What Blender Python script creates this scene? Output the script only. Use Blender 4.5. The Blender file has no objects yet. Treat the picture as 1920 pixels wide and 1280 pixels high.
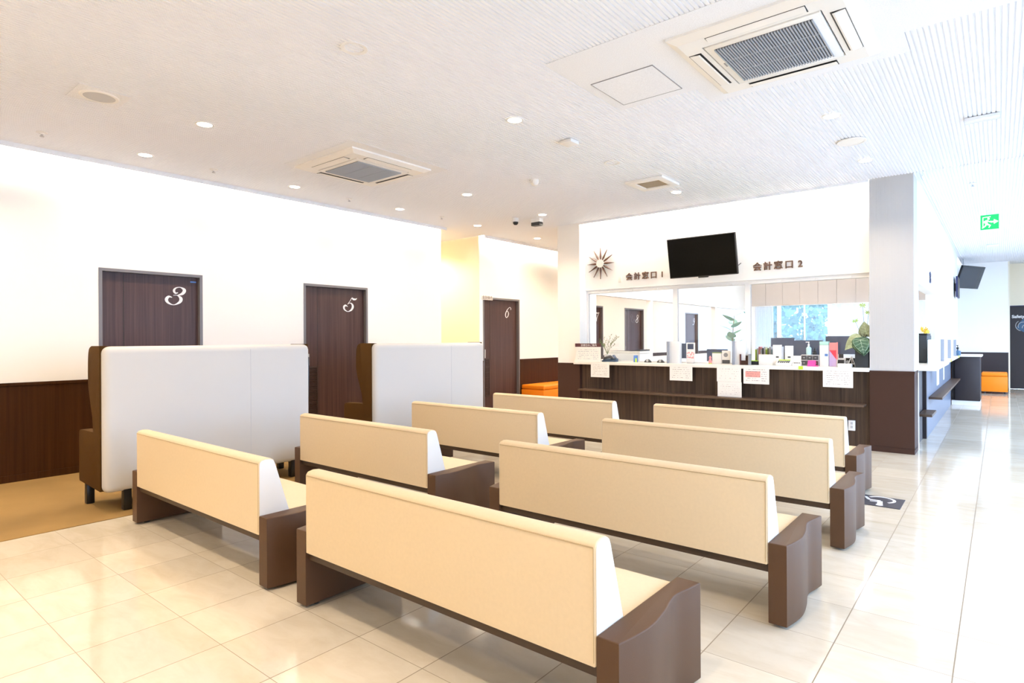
import bpy, bmesh, math, random
from mathutils import Vector, Matrix
random.seed(7)
PI = math.pi
SC = bpy.context.scene
COL = SC.collection

# ------------------------------------------------------------------ camera
F_PX, YAW, ROLL, CX, CY, EYE = 1118.513, 0.6793, -0.0051, 971.238, 635.515, 1.35
cam_d = bpy.data.cameras.new('camera')
cam = bpy.data.objects.new('camera', cam_d)
COL.objects.link(cam)
cam_d.sensor_fit = 'HORIZONTAL'
cam_d.sensor_width = 36.0
cam_d.lens = F_PX / 1920 * 36
cam_d.shift_x = (960 - CX) / 1920
cam_d.shift_y = -(640 - CY) / 1920
cam_d.clip_start = 0.05
_R = Vector((math.cos(YAW), math.sin(YAW), 0)); _U = Vector((0, 0, 1)); _F = Vector((-math.sin(YAW), math.cos(YAW), 0))
_cx = _R * math.cos(ROLL) + _U * math.sin(ROLL)
_cy = _U * math.cos(ROLL) - _R * math.sin(ROLL)
M = Matrix((_cx, _cy, -_F)).transposed().to_4x4()
M.translation = (0, 0, EYE)
cam.matrix_world = M
SC.camera = cam

# ------------------------------------------------------------------ world, exposure
SC.view_settings.view_transform = 'Standard'
SC.view_settings.look = 'None'
SC.view_settings.gamma = 1.0
SC.view_settings.use_curve_mapping = False
SC.view_settings.exposure = 1.05
SC.cycles.use_denoising = True
SC.cycles.max_bounces = 10
SC.cycles.diffuse_bounces = 6
SC.cycles.glossy_bounces = 4
SC.cycles.transparent_max_bounces = 16
SC.cycles.sample_clamp_indirect = 6.0
SC.cycles.caustics_reflective = False
SC.cycles.caustics_refractive = False
SKY = 4.3
W = bpy.data.worlds.new('world'); SC.world = W; W.use_nodes = True
_bg = W.node_tree.nodes['Background']
_bg.inputs[0].default_value = (0.50, 0.69, 1.0, 1)
_bg.inputs[1].default_value = SKY
DOWN_W = 50.0           # each recessed lamp, watts
WARM = (1.0, 0.79, 0.55)
COVE = 80.0

def portal(name, loc, rot, sx, sy):
    l = bpy.data.lights.new(name, 'AREA'); l.shape = 'RECTANGLE'; l.size = sx; l.size_y = sy
    l.cycles.is_portal = True
    o = bpy.data.objects.new(name, l); COL.objects.link(o)
    o.location = loc; o.rotation_euler = rot
# daylight comes in by the glazed side of the hall and the office windows
portal('window_portal', (2.66, 9.1, 1.5), (0, PI/2, 0), 2.8, 16.8)
portal('office_window_portal', (-3.2, 17.35, 1.55), (-PI/2, 0, 0), 4.6, 1.4)

# ------------------------------------------------------------------ materials
def mat(name, col, rough=0.5, spec=0.5, metal=0.0, bump=None, var=None, coat=0.0, emit=None, estr=0.0, trans=0.0):
    m = bpy.data.materials.new(name); m.use_nodes = True
    nt = m.node_tree; p = nt.nodes['Principled BSDF']
    p.inputs['Base Color'].default_value = (*col, 1)
    p.inputs['Roughness'].default_value = rough
    p.inputs['Specular IOR Level'].default_value = spec
    p.inputs['Metallic'].default_value = metal
    p.inputs['Coat Weight'].default_value = coat
    p.inputs['Transmission Weight'].default_value = trans
    if emit:
        p.inputs['Emission Color'].default_value = (*emit, 1); p.inputs['Emission Strength'].default_value = estr
    if bump or var:
        tc = nt.nodes.new('ShaderNodeTexCoord')
    if var:   # (scale xyz, amount, detail)
        (sx, sy, sz), amt, det = var
        mp = nt.nodes.new('ShaderNodeMapping'); mp.inputs['Scale'].default_value = (sx, sy, sz)
        nt.links.new(tc.outputs['Object'], mp.inputs[0])
        n = nt.nodes.new('ShaderNodeTexNoise'); n.inputs['Scale'].default_value = 1; n.inputs['Detail'].default_value = det
        nt.links.new(mp.outputs[0], n.inputs['Vector'])
        r = nt.nodes.new('ShaderNodeValToRGB')
        r.color_ramp.elements[0].position = .3; r.color_ramp.elements[1].position = .7
        r.color_ramp.elements[0].color = (*[c*(1-amt) for c in col], 1)
        r.color_ramp.elements[1].color = (*[min(1, c*(1+amt)) for c in col], 1)
        nt.links.new(n.outputs['Fac'], r.inputs[0]); nt.links.new(r.outputs[0], p.inputs['Base Color'])
    if bump:  # (scale, strength)
        n2 = nt.nodes.new('ShaderNodeTexNoise'); n2.inputs['Scale'].default_value = bump[0]; n2.inputs['Detail'].default_value = 4
        nt.links.new(tc.outputs['Object'], n2.inputs['Vector'])
        b = nt.nodes.new('ShaderNodeBump'); b.inputs['Strength'].default_value = bump[1]; b.inputs['Distance'].default_value = .004
        nt.links.new(n2.outputs['Fac'], b.inputs['Height']); nt.links.new(b.outputs[0], p.inputs['Normal'])
    return m

def emis(name, col, s):
    m = bpy.data.materials.new(name); m.use_nodes = True
    nt = m.node_tree; nt.nodes.clear()
    e = nt.nodes.new('ShaderNodeEmission'); e.inputs[0].default_value = (*col, 1); e.inputs[1].default_value = s
    o = nt.nodes.new('ShaderNodeOutputMaterial'); nt.links.new(e.outputs[0], o.inputs[0])
    return m

def clear(name, tint=(1, 1, 1), refl=0.10):
    m = bpy.data.materials.new(name); m.use_nodes = True
    nt = m.node_tree; nt.nodes.clear()
    t = nt.nodes.new('ShaderNodeBsdfTransparent'); t.inputs[0].default_value = (*tint, 1)
    g = nt.nodes.new('ShaderNodeBsdfGlossy'); g.inputs['Roughness'].default_value = .02
    fr = nt.nodes.new('ShaderNodeFresnel'); fr.inputs[0].default_value = 1.45
    mx = nt.nodes.new('ShaderNodeMixShader')
    nt.links.new(fr.outputs[0], mx.inputs[0]); nt.links.new(t.outputs[0], mx.inputs[1]); nt.links.new(g.outputs[0], mx.inputs[2])
    o = nt.nodes.new('ShaderNodeOutputMaterial'); nt.links.new(mx.outputs[0], o.inputs[0])
    return m

def floor_mat():
    m = bpy.data.materials.new('marble_tile'); m.use_nodes = True
    nt = m.node_tree; p = nt.nodes['Principled BSDF']; N = nt.nodes.new; L = nt.links.new
    def mth(op, a, b=None, c=None):
        n = N('ShaderNodeMath'); n.operation = op
        for i, v in enumerate((a, b, c)):
            if v is None: continue
            if isinstance(v, (int, float)): n.inputs[i].default_value = v
            else: L(v, n.inputs[i])
        return n.outputs[0]
    tc = N('ShaderNodeTexCoord'); sp = N('ShaderNodeSeparateXYZ'); L(tc.outputs['Object'], sp.inputs[0])
    S = .4247
    u = mth('DIVIDE', mth('ADD', sp.outputs[0], 5.2476), S)
    v = mth('DIVIDE', mth('ADD', sp.outputs[1], .0454), S)
    fu = mth('FRACT', u); fv = mth('FRACT', v)
    du = mth('MINIMUM', fu, mth('SUBTRACT', 1, fu)); dv = mth('MINIMUM', fv, mth('SUBTRACT', 1, fv))
    line = mth('MAXIMUM', mth('LESS_THAN', du, .0055), mth('LESS_THAN', dv, .0035))
    cmb = N('ShaderNodeCombineXYZ'); L(mth('FLOOR', u), cmb.inputs[0]); L(mth('FLOOR', v), cmb.inputs[1])
    wn = N('ShaderNodeTexWhiteNoise'); L(cmb.outputs[0], wn.inputs['Vector'])
    off = N('ShaderNodeVectorMath'); off.operation = 'MULTIPLY_ADD'
    L(wn.outputs['Color'], off.inputs[0]); off.inputs[1].default_value = (9, 9, 9); L(tc.outputs['Object'], off.inputs[2])
    n1 = N('ShaderNodeTexNoise'); n1.inputs['Scale'].default_value = 1; n1.inputs['Detail'].default_value = 9; n1.inputs['Roughness'].default_value = .62; n1.inputs['Distortion'].default_value = .5
    mpn = N('ShaderNodeMapping'); mpn.inputs['Scale'].default_value = (3.2, 8.5, 3); L(off.outputs[0], mpn.inputs[0]); L(mpn.outputs[0], n1.inputs['Vector'])
    r = N('ShaderNodeValToRGB'); L(n1.outputs['Fac'], r.inputs[0])
    r.color_ramp.elements[0].position = .28; r.color_ramp.elements[0].color = (.63, .55, .42, 1)
    r.color_ramp.elements[1].position = .60; r.color_ramp.elements[1].color = (.71, .645, .53, 1)
    hv = N('ShaderNodeHueSaturation'); L(r.outputs[0], hv.inputs['Color'])
    L(mth('MULTIPLY_ADD', wn.outputs['Value'], .12, .92), hv.inputs['Value'])
    mx = N('ShaderNodeMix'); mx.data_type = 'RGBA'
    L(line, mx.inputs[0]); L(hv.outputs[0], mx.inputs[6]); mx.inputs[7].default_value = (.27, .21, .14, 1)
    L(mx.outputs[2], p.inputs['Base Color'])
    L(mth('MULTIPLY_ADD', line, .4, .09), p.inputs['Roughness'])
    p.inputs['Specular IOR Level'].default_value = .5
    return m

def wood(name, dark, light, axis='z', rough=.42, scale=60, spec=.3):
    m = bpy.data.materials.new(name); m.use_nodes = True
    nt = m.node_tree; p = nt.nodes['Principled BSDF']; N = nt.nodes.new; L = nt.links.new
    tc = N('ShaderNodeTexCoord'); mp = N('ShaderNodeMapping')
    mp.inputs['Scale'].default_value = (scale, scale, .7) if axis == 'z' else (.7, scale, scale)
    L(tc.outputs['Object'], mp.inputs[0])
    n = N('ShaderNodeTexNoise'); n.inputs['Scale'].default_value = 1; n.inputs['Detail'].default_value = 5; n.inputs['Roughness'].default_value = .65
    L(mp.outputs[0], n.inputs['Vector'])
    r = N('ShaderNodeValToRGB'); L(n.outputs['Fac'], r.inputs[0])
    r.color_ramp.elements[0].position = .33; r.color_ramp.elements[0].color = (*dark, 1)
    r.color_ramp.elements[1].position = .68; r.color_ramp.elements[1].color = (*light, 1)
    L(r.outputs[0], p.inputs['Base Color']); p.inputs['Roughness'].default_value = rough
    p.inputs['Specular IOR Level'].default_value = spec
    return m

def print_mat(name, rows, ink=(.25, .2, .2), paper=(.87, .85, .82), dens=.5, band=None, block=None):
    """paper printed with rows of small marks; u runs along local x, v along local z, both 0..1 over the sheet"""
    m = bpy.data.materials.new(name); m.use_nodes = True
    nt = m.node_tree; p = nt.nodes['Principled BSDF']; N = nt.nodes.new; L = nt.links.new
    def mth(op, a, b=None):
        n = N('ShaderNodeMath'); n.operation = op
        for i, v in enumerate((a, b)):
            if v is None: continue
            if isinstance(v, (int, float)): n.inputs[i].default_value = v
            else: L(v, n.inputs[i])
        return n.outputs[0]
    tc = N('ShaderNodeTexCoord'); sp = N('ShaderNodeSeparateXYZ'); L(tc.outputs['Generated'], sp.inputs[0])
    u, v = sp.outputs[0], sp.outputs[2]
    rv = mth('MULTIPLY', v, rows); fr = mth('FRACT', rv); fl = mth('FLOOR', rv)
    cm = N('ShaderNodeCombineXYZ'); L(mth('MULTIPLY', u, 26), cm.inputs[0]); L(mth('MULTIPLY', fl, 7.3), cm.inputs[1])
    no = N('ShaderNodeTexNoise'); no.inputs['Scale'].default_value = 1; no.inputs['Detail'].default_value = 1; L(cm.outputs[0], no.inputs['Vector'])
    on = mth('GREATER_THAN', no.outputs['Fac'], 1 - dens)
    inrow = mth('MULTIPLY', mth('GREATER_THAN', fr, .42), mth('LESS_THAN', fr, .62))
    mar = mth('MULTIPLY', mth('MULTIPLY', mth('GREATER_THAN', u, .1), mth('LESS_THAN', u, .9)), mth('MULTIPLY', mth('GREATER_THAN', v, .08), mth('LESS_THAN', v, .9)))
    k = mth('MULTIPLY', mth('MULTIPLY', on, inrow), mar)
    def mixc(fac, a, b):
        mx = N('ShaderNodeMix'); mx.data_type = 'RGBA'; L(fac, mx.inputs[0])
        for s_, c in ((6, a), (7, b)):
            if isinstance(c, tuple): mx.inputs[s_].default_value = (*c, 1)
            else: L(c, mx.inputs[s_])
        return mx.outputs[2]
    base = paper
    if block:
        u0, u1, v0, v1, bc = block
        inb = mth('MULTIPLY', mth('MULTIPLY', mth('GREATER_THAN', u, u0), mth('LESS_THAN', u, u1)), mth('MULTIPLY', mth('GREATER_THAN', v, v0), mth('LESS_THAN', v, v1)))
        base = mixc(inb, paper, bc)
    out = mixc(k, base, ink)
    L(out, p.inputs['Base Color']); p.inputs['Roughness'].default_value = .7
    return m

MT = {}
MT['wall'] = mat('wall_vinyl', (.91, .90, .88), .75, .3, bump=(90, .12))
MT['white'] = mat('white_paint', (.88, .88, .87), .5)
MT['ceil'] = mat('ceiling_board', (.88, .90, .94), .85, .2)
MT['speck'] = mat('ceiling_speckle', (.88, .90, .94), .85, .2, bump=(160, .5), var=((150, 150, 150), .06, 2))
MT['tile'] = floor_mat()
MT['carpet'] = mat('carpet_tan', (.27, .165, .058), .85, .2, var=((1.6, 1.6, 1), .12, 5), bump=(260, .3))
MT['wains'] = wood('wainscot_wood', (.034, .011, .002), (.056, .020, .004), rough=.6, scale=30, spec=.12)
MT['door'] = wood('door_wood', (.048, .022, .018), (.096, .050, .042), rough=.4, scale=55)
MT['counter'] = wood('counter_wood', (.036, .021, .014), (.105, .067, .045), rough=.45, scale=26)
MT['darkpanel'] = mat('dark_laminate', (.054, .026, .018), .55, .2, bump=(200, .1))
MT['hallpanel'] = mat('hall_laminate', (.026, .018, .020), .45)
MT['shelf'] = wood('shelf_wood', (.075, .045, .028), (.12, .075, .05), axis='x', rough=.4)
MT['frame'] = mat('door_frame_metal', (.17, .16, .17), .4)
MT['reveal'] = mat('door_reveal', (.03, .022, .018), .6)
MT['cream'] = mat('cream_leather', (.70, .565, .375), .46, .4, bump=(420, .12), var=((60, 60, 60), .02, 3))
MT['daylit_cream'] = mat('daylit_cream_leather', (.80, .755, .69), .5, .35, bump=(420, .1))  # cream leather again, cool daylight on the ends put into the colour
MT['seam'] = mat('cream_seam', (.50, .38, .22), .6)
MT['brown'] = mat('brown_leather', (.092, .046, .022), .5, .3, bump=(420, .14))
MT['brownseam'] = mat('brown_seam', (.05, .03, .02), .6)
MT['rail'] = mat('brown_rail', (.050, .026, .011), .5)
MT['sofawhite'] = mat('sofa_back_fabric', (.61, .595, .57), .7, .3, bump=(500, .15))
MT['sofabrown'] = mat('sofa_brown_fabric', (.068, .031, .006), .85, .1, bump=(500, .3))
MT['black'] = mat('black_plastic', (.012, .012, .013), .35)
MT['leg'] = mat('black_leg', (.012, .011, .010), .3)
MT['screen'] = mat('tv_screen', (.004, .0035, .0025), .35, .10)
MT['screenblue'] = mat('monitor_back', (.055, .075, .13), .4)
MT['orange'] = mat('orange_vinyl', (.86, .245, .006), .45, .4, bump=(300, .1))
MT['slab'] = mat('counter_slab', (.86, .83, .78), .3)
MT['glass'] = clear('window_glass')
MT['acryl'] = mat('white_acrylic', (.86, .87, .88), .25)
MT['grey'] = mat('grey_edge', (.30, .31, .34), .4)
MT['darkgrey'] = mat('dark_grey', (.07, .07, .075), .45)
MT['ltgrey'] = mat('light_grey', (.55, .55, .56), .5)
MT['acgrille'] = mat('cassette_grille', (.40, .43, .48), .5)
MT['acwhite'] = mat('cassette_plastic', (.90, .885, .85), .45)
MT['louver'] = mat('louver_wood', (.05, .027, .018), .4)
MT['number'] = mat('number_white', (.86, .85, .86), .4)
MT['letter'] = mat('letter_bronze', (.15, .075, .045), .45)
MT['clockwood'] = mat('clock_walnut', (.12, .045, .02), .4)
MT['clockface'] = mat('clock_face', (.82, .80, .74), .4)
MT['green'] = emis('exit_green', (.03, .62, .20), .75)
MT['exitwhite'] = emis('exit_white', (1, .97, .97), 1.1)
MT['lamp'] = emis('lamp_warm', (1, .86, .62), 14)
MT['cove'] = emis('cove_white', (1, .92, .79), COVE)
MT['officelamp'] = emis('office_tube', (.97, .98, 1), 95)
MT['leaf'] = mat('leaf_green', (.055, .12, .060), .35, var=((30, 30, 30), .35, 3))
MT['leafpale'] = mat('leaf_pale', (.36, .42, .26), .45, var=((40, 40, 40), .2, 3))
MT['vein'] = mat('leaf_vein', (.55, .66, .48), .5)
MT['stem'] = mat('plant_stem', (.10, .075, .04), .5)
MT['sprout'] = mat('sprout_green', (.45, .62, .10), .5)
MT['twig'] = mat('twig_green', (.25, .33, .14), .6)
MT['vase'] = mat('vase_charcoal', (.025, .032, .038), .5, bump=(120, .3))
MT['yellow'] = mat('petal_yellow', (.90, .62, .01), .5)
MT['pink'] = mat('pink_paper', (.85, .05, .32), .5)
MT['red'] = mat('red_card', (.72, .06, .10), .5)
MT['salmon'] = mat('salmon_card', (.85, .30, .30), .5)
MT['lilac'] = mat('lilac_card', (.66, .50, .80), .5)
MT['teal'] = mat('mint_file', (.45, .80, .68), .5)
MT['lime'] = mat('lime_tab', (.60, .85, .06), .5)
MT['blue'] = mat('blue_plastic', (.10, .24, .60), .4)
MT['bluegrey'] = mat('phone_blue', (.06, .10, .16), .4)
MT['aqua'] = mat('bottle_aqua', (.50, .74, .76), .2)
MT['maroon'] = mat('maroon', (.10, .03, .035), .5)
MT['paper'] = mat('paper_white', (.87, .86, .84), .6)
MT['bulk'] = mat('bulkhead_panel', (.56, .49, .45), .6)
MT['desk'] = mat('desk_white', (.78, .78, .77), .5)
MT['outground'] = mat('outside_ground', (.50, .50, .49), .9)
MT['outleaf'] = mat('outside_leaf', (.22, .36, .30), .7)
MT['bark'] = mat('tree_bark', (.2, .15, .1), .9)
MT['matblack'] = mat('floor_mark_dark', (.045, .040, .052), .5)
MT['navy'] = mat('navy', (.03, .03, .10), .4)
MT['mapblue'] = mat('map_blue', (.05, .12, .22), .5)
MT['tan'] = mat('passage_wall', (.90, .82, .66), .7, .3)
MT['colpanel'] = mat('column_panel', (.58, .58, .585), .6)

# ------------------------------------------------------------------ mesh helpers
class MB:
    def __init__(s): s.bm = bmesh.new()
    def _bev(s, geom, b, seg):
        if b > 0:
            es = list({e for f in geom for e in f.edges})
            bmesh.ops.bevel(s.bm, geom=es, offset=b, segments=seg, profile=.5, affect='EDGES', clamp_overlap=True)
    def box(s, x0, x1, y0, y1, z0, z1, b=0, seg=2, mi=0):
        vs = [s.bm.verts.new(p) for p in ((x0,y0,z0),(x1,y0,z0),(x1,y1,z0),(x0,y1,z0),(x0,y0,z1),(x1,y0,z1),(x1,y1,z1),(x0,y1,z1))]
        fs = [s.bm.faces.new([vs[i] for i in q]) for q in ((0,3,2,1),(4,5,6,7),(0,1,5,4),(1,2,6,5),(2,3,7,6),(3,0,4,7))]
        for f in fs: f.material_index = mi
        s._bev(fs, b, seg); return s
    def prism(s, pts, h0, h1, axis='z', b=0, seg=2, capbev=False):
        """pts: outline in the plane across axis. z: (x,y); x: (y,z); y: (x,z)"""
        def P(p, h):
            return (p[0], p[1], h) if axis == 'z' else ((h, p[0], p[1]) if axis == 'x' else (p[0], h, p[1]))
        a = [s.bm.verts.new(P(p, h0)) for p in pts]; c = [s.bm.verts.new(P(p, h1)) for p in pts]
        n = len(pts); fs = [s.bm.faces.new(a), s.bm.faces.new(c)]
        for i in range(n): fs.append(s.bm.faces.new([a[i], a[(i+1) % n], c[(i+1) % n], c[i]]))
        bmesh.ops.recalc_face_normals(s.bm, faces=fs)
        if capbev:
            es = list(fs[0].edges) + list(fs[1].edges)
            bmesh.ops.bevel(s.bm, geom=es, offset=b, segments=seg, profile=.5, affect='EDGES', clamp_overlap=True)
        else: s._bev(fs, b, seg)
        return s
    def lathe(s, prof, c=(0, 0, 0), seg=24, axis='z', cap=True):
        rings = []
        for r, h in prof:
            ring = []
            for i in range(seg):
                a = 2*PI*i/seg
                p = (r*math.cos(a), r*math.sin(a), h)
                if axis == 'y': p = (p[0], p[2], p[1])
                if axis == 'x': p = (p[2], p[0], p[1])
                ring.append(s.bm.verts.new((c[0]+p[0], c[1]+p[1], c[2]+p[2])))
            rings.append(ring)
        fs = []
        for a, b_ in zip(rings, rings[1:]):
            for i in range(seg): fs.append(s.bm.faces.new([a[i], a[(i+1) % seg], b_[(i+1) % seg], b_[i]]))
        if cap: fs.append(s.bm.faces.new(rings[0][::-1])); fs.append(s.bm.faces.new(rings[-1]))
        bmesh.ops.recalc_face_normals(s.bm, faces=fs); return s
    def tube(s, pts, r, seg=8, taper=None):
        pts = [Vector(p) for p in pts]; rings = []
        for i, p in enumerate(pts):
            d = (pts[min(i+1, len(pts)-1)] - pts[max(i-1, 0)]).normalized()
            up = Vector((0, 0, 1)) if abs(d.z) < .9 else Vector((1, 0, 0))
            a = d.cross(up).normalized(); b_ = d.cross(a)
            rr = r if taper is None else r + (taper - r)*i/(len(pts)-1)
            rings.append([s.bm.verts.new(p + a*rr*math.cos(2*PI*k/seg) + b_*rr*math.sin(2*PI*k/seg)) for k in range(seg)])
        fs = []
        for a, b_ in zip(rings, rings[1:]):
            for k in range(seg): fs.append(s.bm.faces.new([a[k], a[(k+1) % seg], b_[(k+1) % seg], b_[k]]))
        fs.append(s.bm.faces.new(rings[0])); fs.append(s.bm.faces.new(rings[-1]))
        bmesh.ops.recalc_face_normals(s.bm, faces=fs); return s
    def quad(s, *ps):
        s.bm.faces.new([s.bm.verts.new(p) for p in ps]); return s
    def ribbon(s, pts, widths, place, th):
        """flat calligraphic stroke; place(u,v,t) -> 3D"""
        n = len(pts); Lf, Rt = [], []
        for i, (u, v) in enumerate(pts):
            a = pts[max(i-1, 0)]; b_ = pts[min(i+1, n-1)]
            dx, dy = b_[0]-a[0], b_[1]-a[1]; l = math.hypot(dx, dy) or 1
            nx, ny = -dy/l, dx/l; w = widths[i]/2
            Lf.append((u+nx*w, v+ny*w)); Rt.append((u-nx*w, v-ny*w))
        T = [[s.bm.verts.new(place(p[0], p[1], t)) for p in side] for t in (0, th) for side in (Lf, Rt)]
        fs = []
        for i in range(n-1):
            fs.append(s.bm.faces.new([T[2][i], T[3][i], T[3][i+1], T[2][i+1]]))
            fs.append(s.bm.faces.new([T[0][i], T[0][i+1], T[1][i+1], T[1][i]]))
            fs.append(s.bm.faces.new([T[0][i], T[2][i], T[2][i+1], T[0][i+1]]))
            fs.append(s.bm.faces.new([T[1][i], T[1][i+1], T[3][i+1], T[3][i]]))
        fs.append(s.bm.faces.new([T[0][0], T[1][0], T[3][0], T[2][0]])); fs.append(s.bm.faces.new([T[0][-1], T[2][-1], T[3][-1], T[1][-1]]))
        bmesh.ops.recalc_face_normals(s.bm, faces=fs); return s
    def build(s, name, m, parent=None, smooth=True, ang=35, loc=None):
        me = bpy.data.meshes.new(name); s.bm.to_mesh(me); s.bm.free()
        for mm in (m if isinstance(m, (list, tuple)) else [m]): me.materials.append(MT[mm] if isinstance(mm, str) else mm)
        if smooth:
            me.shade_smooth(); me.set_sharp_from_angle(angle=math.radians(ang))
        o = bpy.data.objects.new(name, me); COL.objects.link(o)
        if parent is not None: o.parent = parent
        if loc: o.location = loc
        return o

def tag(o, label, cat, group=None):
    o['label'] = label; o['category'] = cat
    if group: o['group'] = group
    return o
def struct(o): o['kind'] = 'structure'; return o
def thing(name, loc, label, cat, group=None, rz=0):
    o = bpy.data.objects.new(name, None); COL.objects.link(o); o.location = loc; o.rotation_euler = (0, 0, rz)
    o.empty_display_size = .1
    return tag(o, label, cat, group)
def dup(root, loc, label, group=None, rz=None):
    r = root.copy(); COL.objects.link(r); r.location = loc; r['label'] = label
    if group: r['group'] = group
    if rz is not None: r.rotation_euler = (0, 0, rz)
    for ch in list(root.children):
        c = ch.copy(); COL.objects.link(c); c.parent = r
        for g in list(ch.children):
            d = g.copy(); COL.objects.link(d); d.parent = c
    return r
def spline(pts, n=10):
    """Catmull-Rom through tuples"""
    out = []
    P = [pts[0]] + list(pts) + [pts[-1]]
    for i in range(1, len(P)-2):
        for k in range(n):
            t = k/n
            out.append(tuple(.5*((2*b) + (-a+c)*t + (2*a-5*b+4*c-d)*t*t + (-a+3*b-3*c+d)*t**3) for a, b, c, d in zip(P[i-1], P[i], P[i+1], P[i+2])))
    out.append(tuple(pts[-1])); return out
def text_mesh(name, body, size, depth, m, parent, bold=0.0, align='CENTER'):
    cu = bpy.data.curves.new(name, 'FONT'); cu.body = body; cu.size = size; cu.extrude = depth; cu.offset = bold
    cu.align_x = align; cu.resolution_u = 4
    t = bpy.data.objects.new(name, cu); COL.objects.link(t)
    dg = bpy.context.evaluated_depsgraph_get()
    me = bpy.data.meshes.new_from_object(t.evaluated_get(dg))
    bpy.data.objects.remove(t); me.materials.clear(); me.materials.append(MT[m] if isinstance(m, str) else m)
    o = bpy.data.objects.new(name, me); COL.objects.link(o); o.parent = parent
    return o

# ------------------------------------------------------------------ dimensions
CE = 3.23; XW = -7.373; YC = 8.176; DH = 2.127; WZ = .955
XR = 2.5; YB = -3.6; YF = 19.2

# ================================================================== SETTING
# floor
struct(MB().quad((-5.2476, YB, 0), (XR, YB, 0), (XR, 21.5, 0), (-5.2476, 21.5, 0)).build('floor', 'tile', smooth=False))
struct(MB().box(-11, -5.2476, YB, 21.5, -.05, .004).build('floor_carpet', 'carpet', smooth=False))

# ribbed ceiling
def ribs(name, x0, x1, y0, y1, per=.031, gw=.011, gd=.009, m='ceil'):
    mb = MB(); prof = []
    n = max(1, round((x1-x0)/per)); p = (x1-x0)/n
    for i in range(n):
        a = x0 + i*p
        prof += [(a, CE), (a+p-gw, CE), (a+p-gw+.002, CE+gd), (a+p-.002, CE+gd)]
    prof.append((x1, CE))
    va = [mb.bm.verts.new((x, y0, z)) for x, z in prof]; vb = [mb.bm.verts.new((x, y1, z)) for x, z in prof]
    for i in range(len(prof)-1): mb.bm.faces.new([va[i], va[i+1], vb[i+1], vb[i]])
    return struct(mb.build(name, m, smooth=False))
ribs('ceiling', -7.235, XR, YB, 8.165)
ribs('ceiling_corridor', -7.235, -5.31, 8.165, 19.3)
ribs('ceiling_passage', -11, -7.235, 7.06, 8.0)
ribs('ceiling_hall', -.765, XR, 8.165, 21.4)
struct(MB().box(-5.49, -.88, 8.47, 17.2, CE, CE+.04).build('ceiling_office', 'white', smooth=False))
struct(MB().box(-11.2, XR+.3, YB-.2, 17.4, CE+.42, CE+.5).box(-1.1, XR+.3, 17.4, 21.6, CE+.42, CE+.5).box(-11.2, -5.5, 17.4, 21.6, CE+.42, CE+.5).build('ceiling_slab', 'white', smooth=False))
# speckled flat boards let into the ribs
struct(MB().box(-5.93, -4.735, 3.385, 4.657, CE-.003, CE+.003).build('ceiling_board', 'speck', smooth=False))
b_ = MB().box(-2.405, 1.6, 3.30, 4.36, CE-.003, CE+.003); b_.box(-1.76, -.45, 4.36, 4.68, CE-.003, CE+.003)
struct(b_.build('ceiling_board', 'speck', smooth=False))

# cove slot along the side wall with its lip and light
struct(MB().box(-7.25, -7.228, YB, 7.06, CE-.045, CE+.06).box(-7.25, -7.228, 8.02, 19.2, CE-.045, CE+.06).build('trim_1', 'ceil', smooth=False))
for k, (ya, yb) in enumerate(((YB+.02, 7.04), (8.04, 19.1))):
    struct(MB().box(-7.226, -7.205, ya, yb, CE+.10, CE+.17).build('trim_cove_lamp', 'cove', smooth=False))
# cove over the counter
struct(MB().box(-5.31, -1.21, 8.155, 8.172, CE-.03, CE+.06).build('trim_2', 'ceil', smooth=False))
struct(MB().box(-5.28, -1.24, 8.178, 8.195, CE+.06, CE+.12).build('trim_cove_lamp', 'cove', smooth=False))
struct(MB().box(-.70, -.68, 8.3, 17.2, CE-.02, CE+.05).build('trim_3', 'ceil', smooth=False))

# left wall with door openings
DOORS = [(2.112, 3.163, 3), (4.487, 5.544, 5), (8.11, 9.18, 6), (11.40, 12.37, 7), (13.42, 14.46, 8), (17.15, 18.15, 9)]
def wall_run(name, y0, y1, z1=CE+.42):
    mb = MB(); y = y0
    for a, b, n in DOORS:
        if a > y0 and b < y1:
            mb.box(XW-.14, XW, y, a, 0, z1); mb.box(XW-.14, XW, a, b, DH, z1); y = b
    mb.box(XW-.14, XW, y, y1, 0, z1)
    return struct(mb.build(name, 'wall', smooth=False))
wall_run('wall_left', YB, 7.06); wall_run('wall_left_far', 8.02, 21.4)
struct(MB().box(-11, XW-.002, 8.008, 8.019, 0, CE+.1).build('wall_passage', 'tan', smooth=False))
struct(MB().box(-11, XW-.14, 6.96, 7.06, 0, CE+.1).build('wall_passage_near', 'tan', smooth=False))
struct(MB().box(-11.1, -11, 6.9, 8.1, 0, CE+.1).build('wall_passage_end', 'tan', smooth=False))

# wainscot with seams, cap and baseboard
def wainscot(name, y0, y1):
    mb = MB(); segs = []; y = y0
    for a, b, n in DOORS:
        if a > y0 and b < y1: segs.append((y, a)); y = b
    segs.append((y, y1))
    for a, b in segs:
        n = max(1, round((b-a)/.93)); w = (b-a)/n
        for i in range(n): mb.box(XW, XW+.012, a+i*w+.0015, a+(i+1)*w-.0015, .07, WZ-.03)
        mb.box(XW, XW+.008, a, b, 0, WZ-.02)
        mb.box(XW, XW+.02, a, b, WZ-.028, WZ)
        mb.box(XW, XW+.018, a, b, 0, .072)
    return struct(mb.build(name, 'wains', smooth=False))
wainscot('trim_4', YB, 7.06); wainscot('trim_5', 8.02, 19.2)

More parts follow.
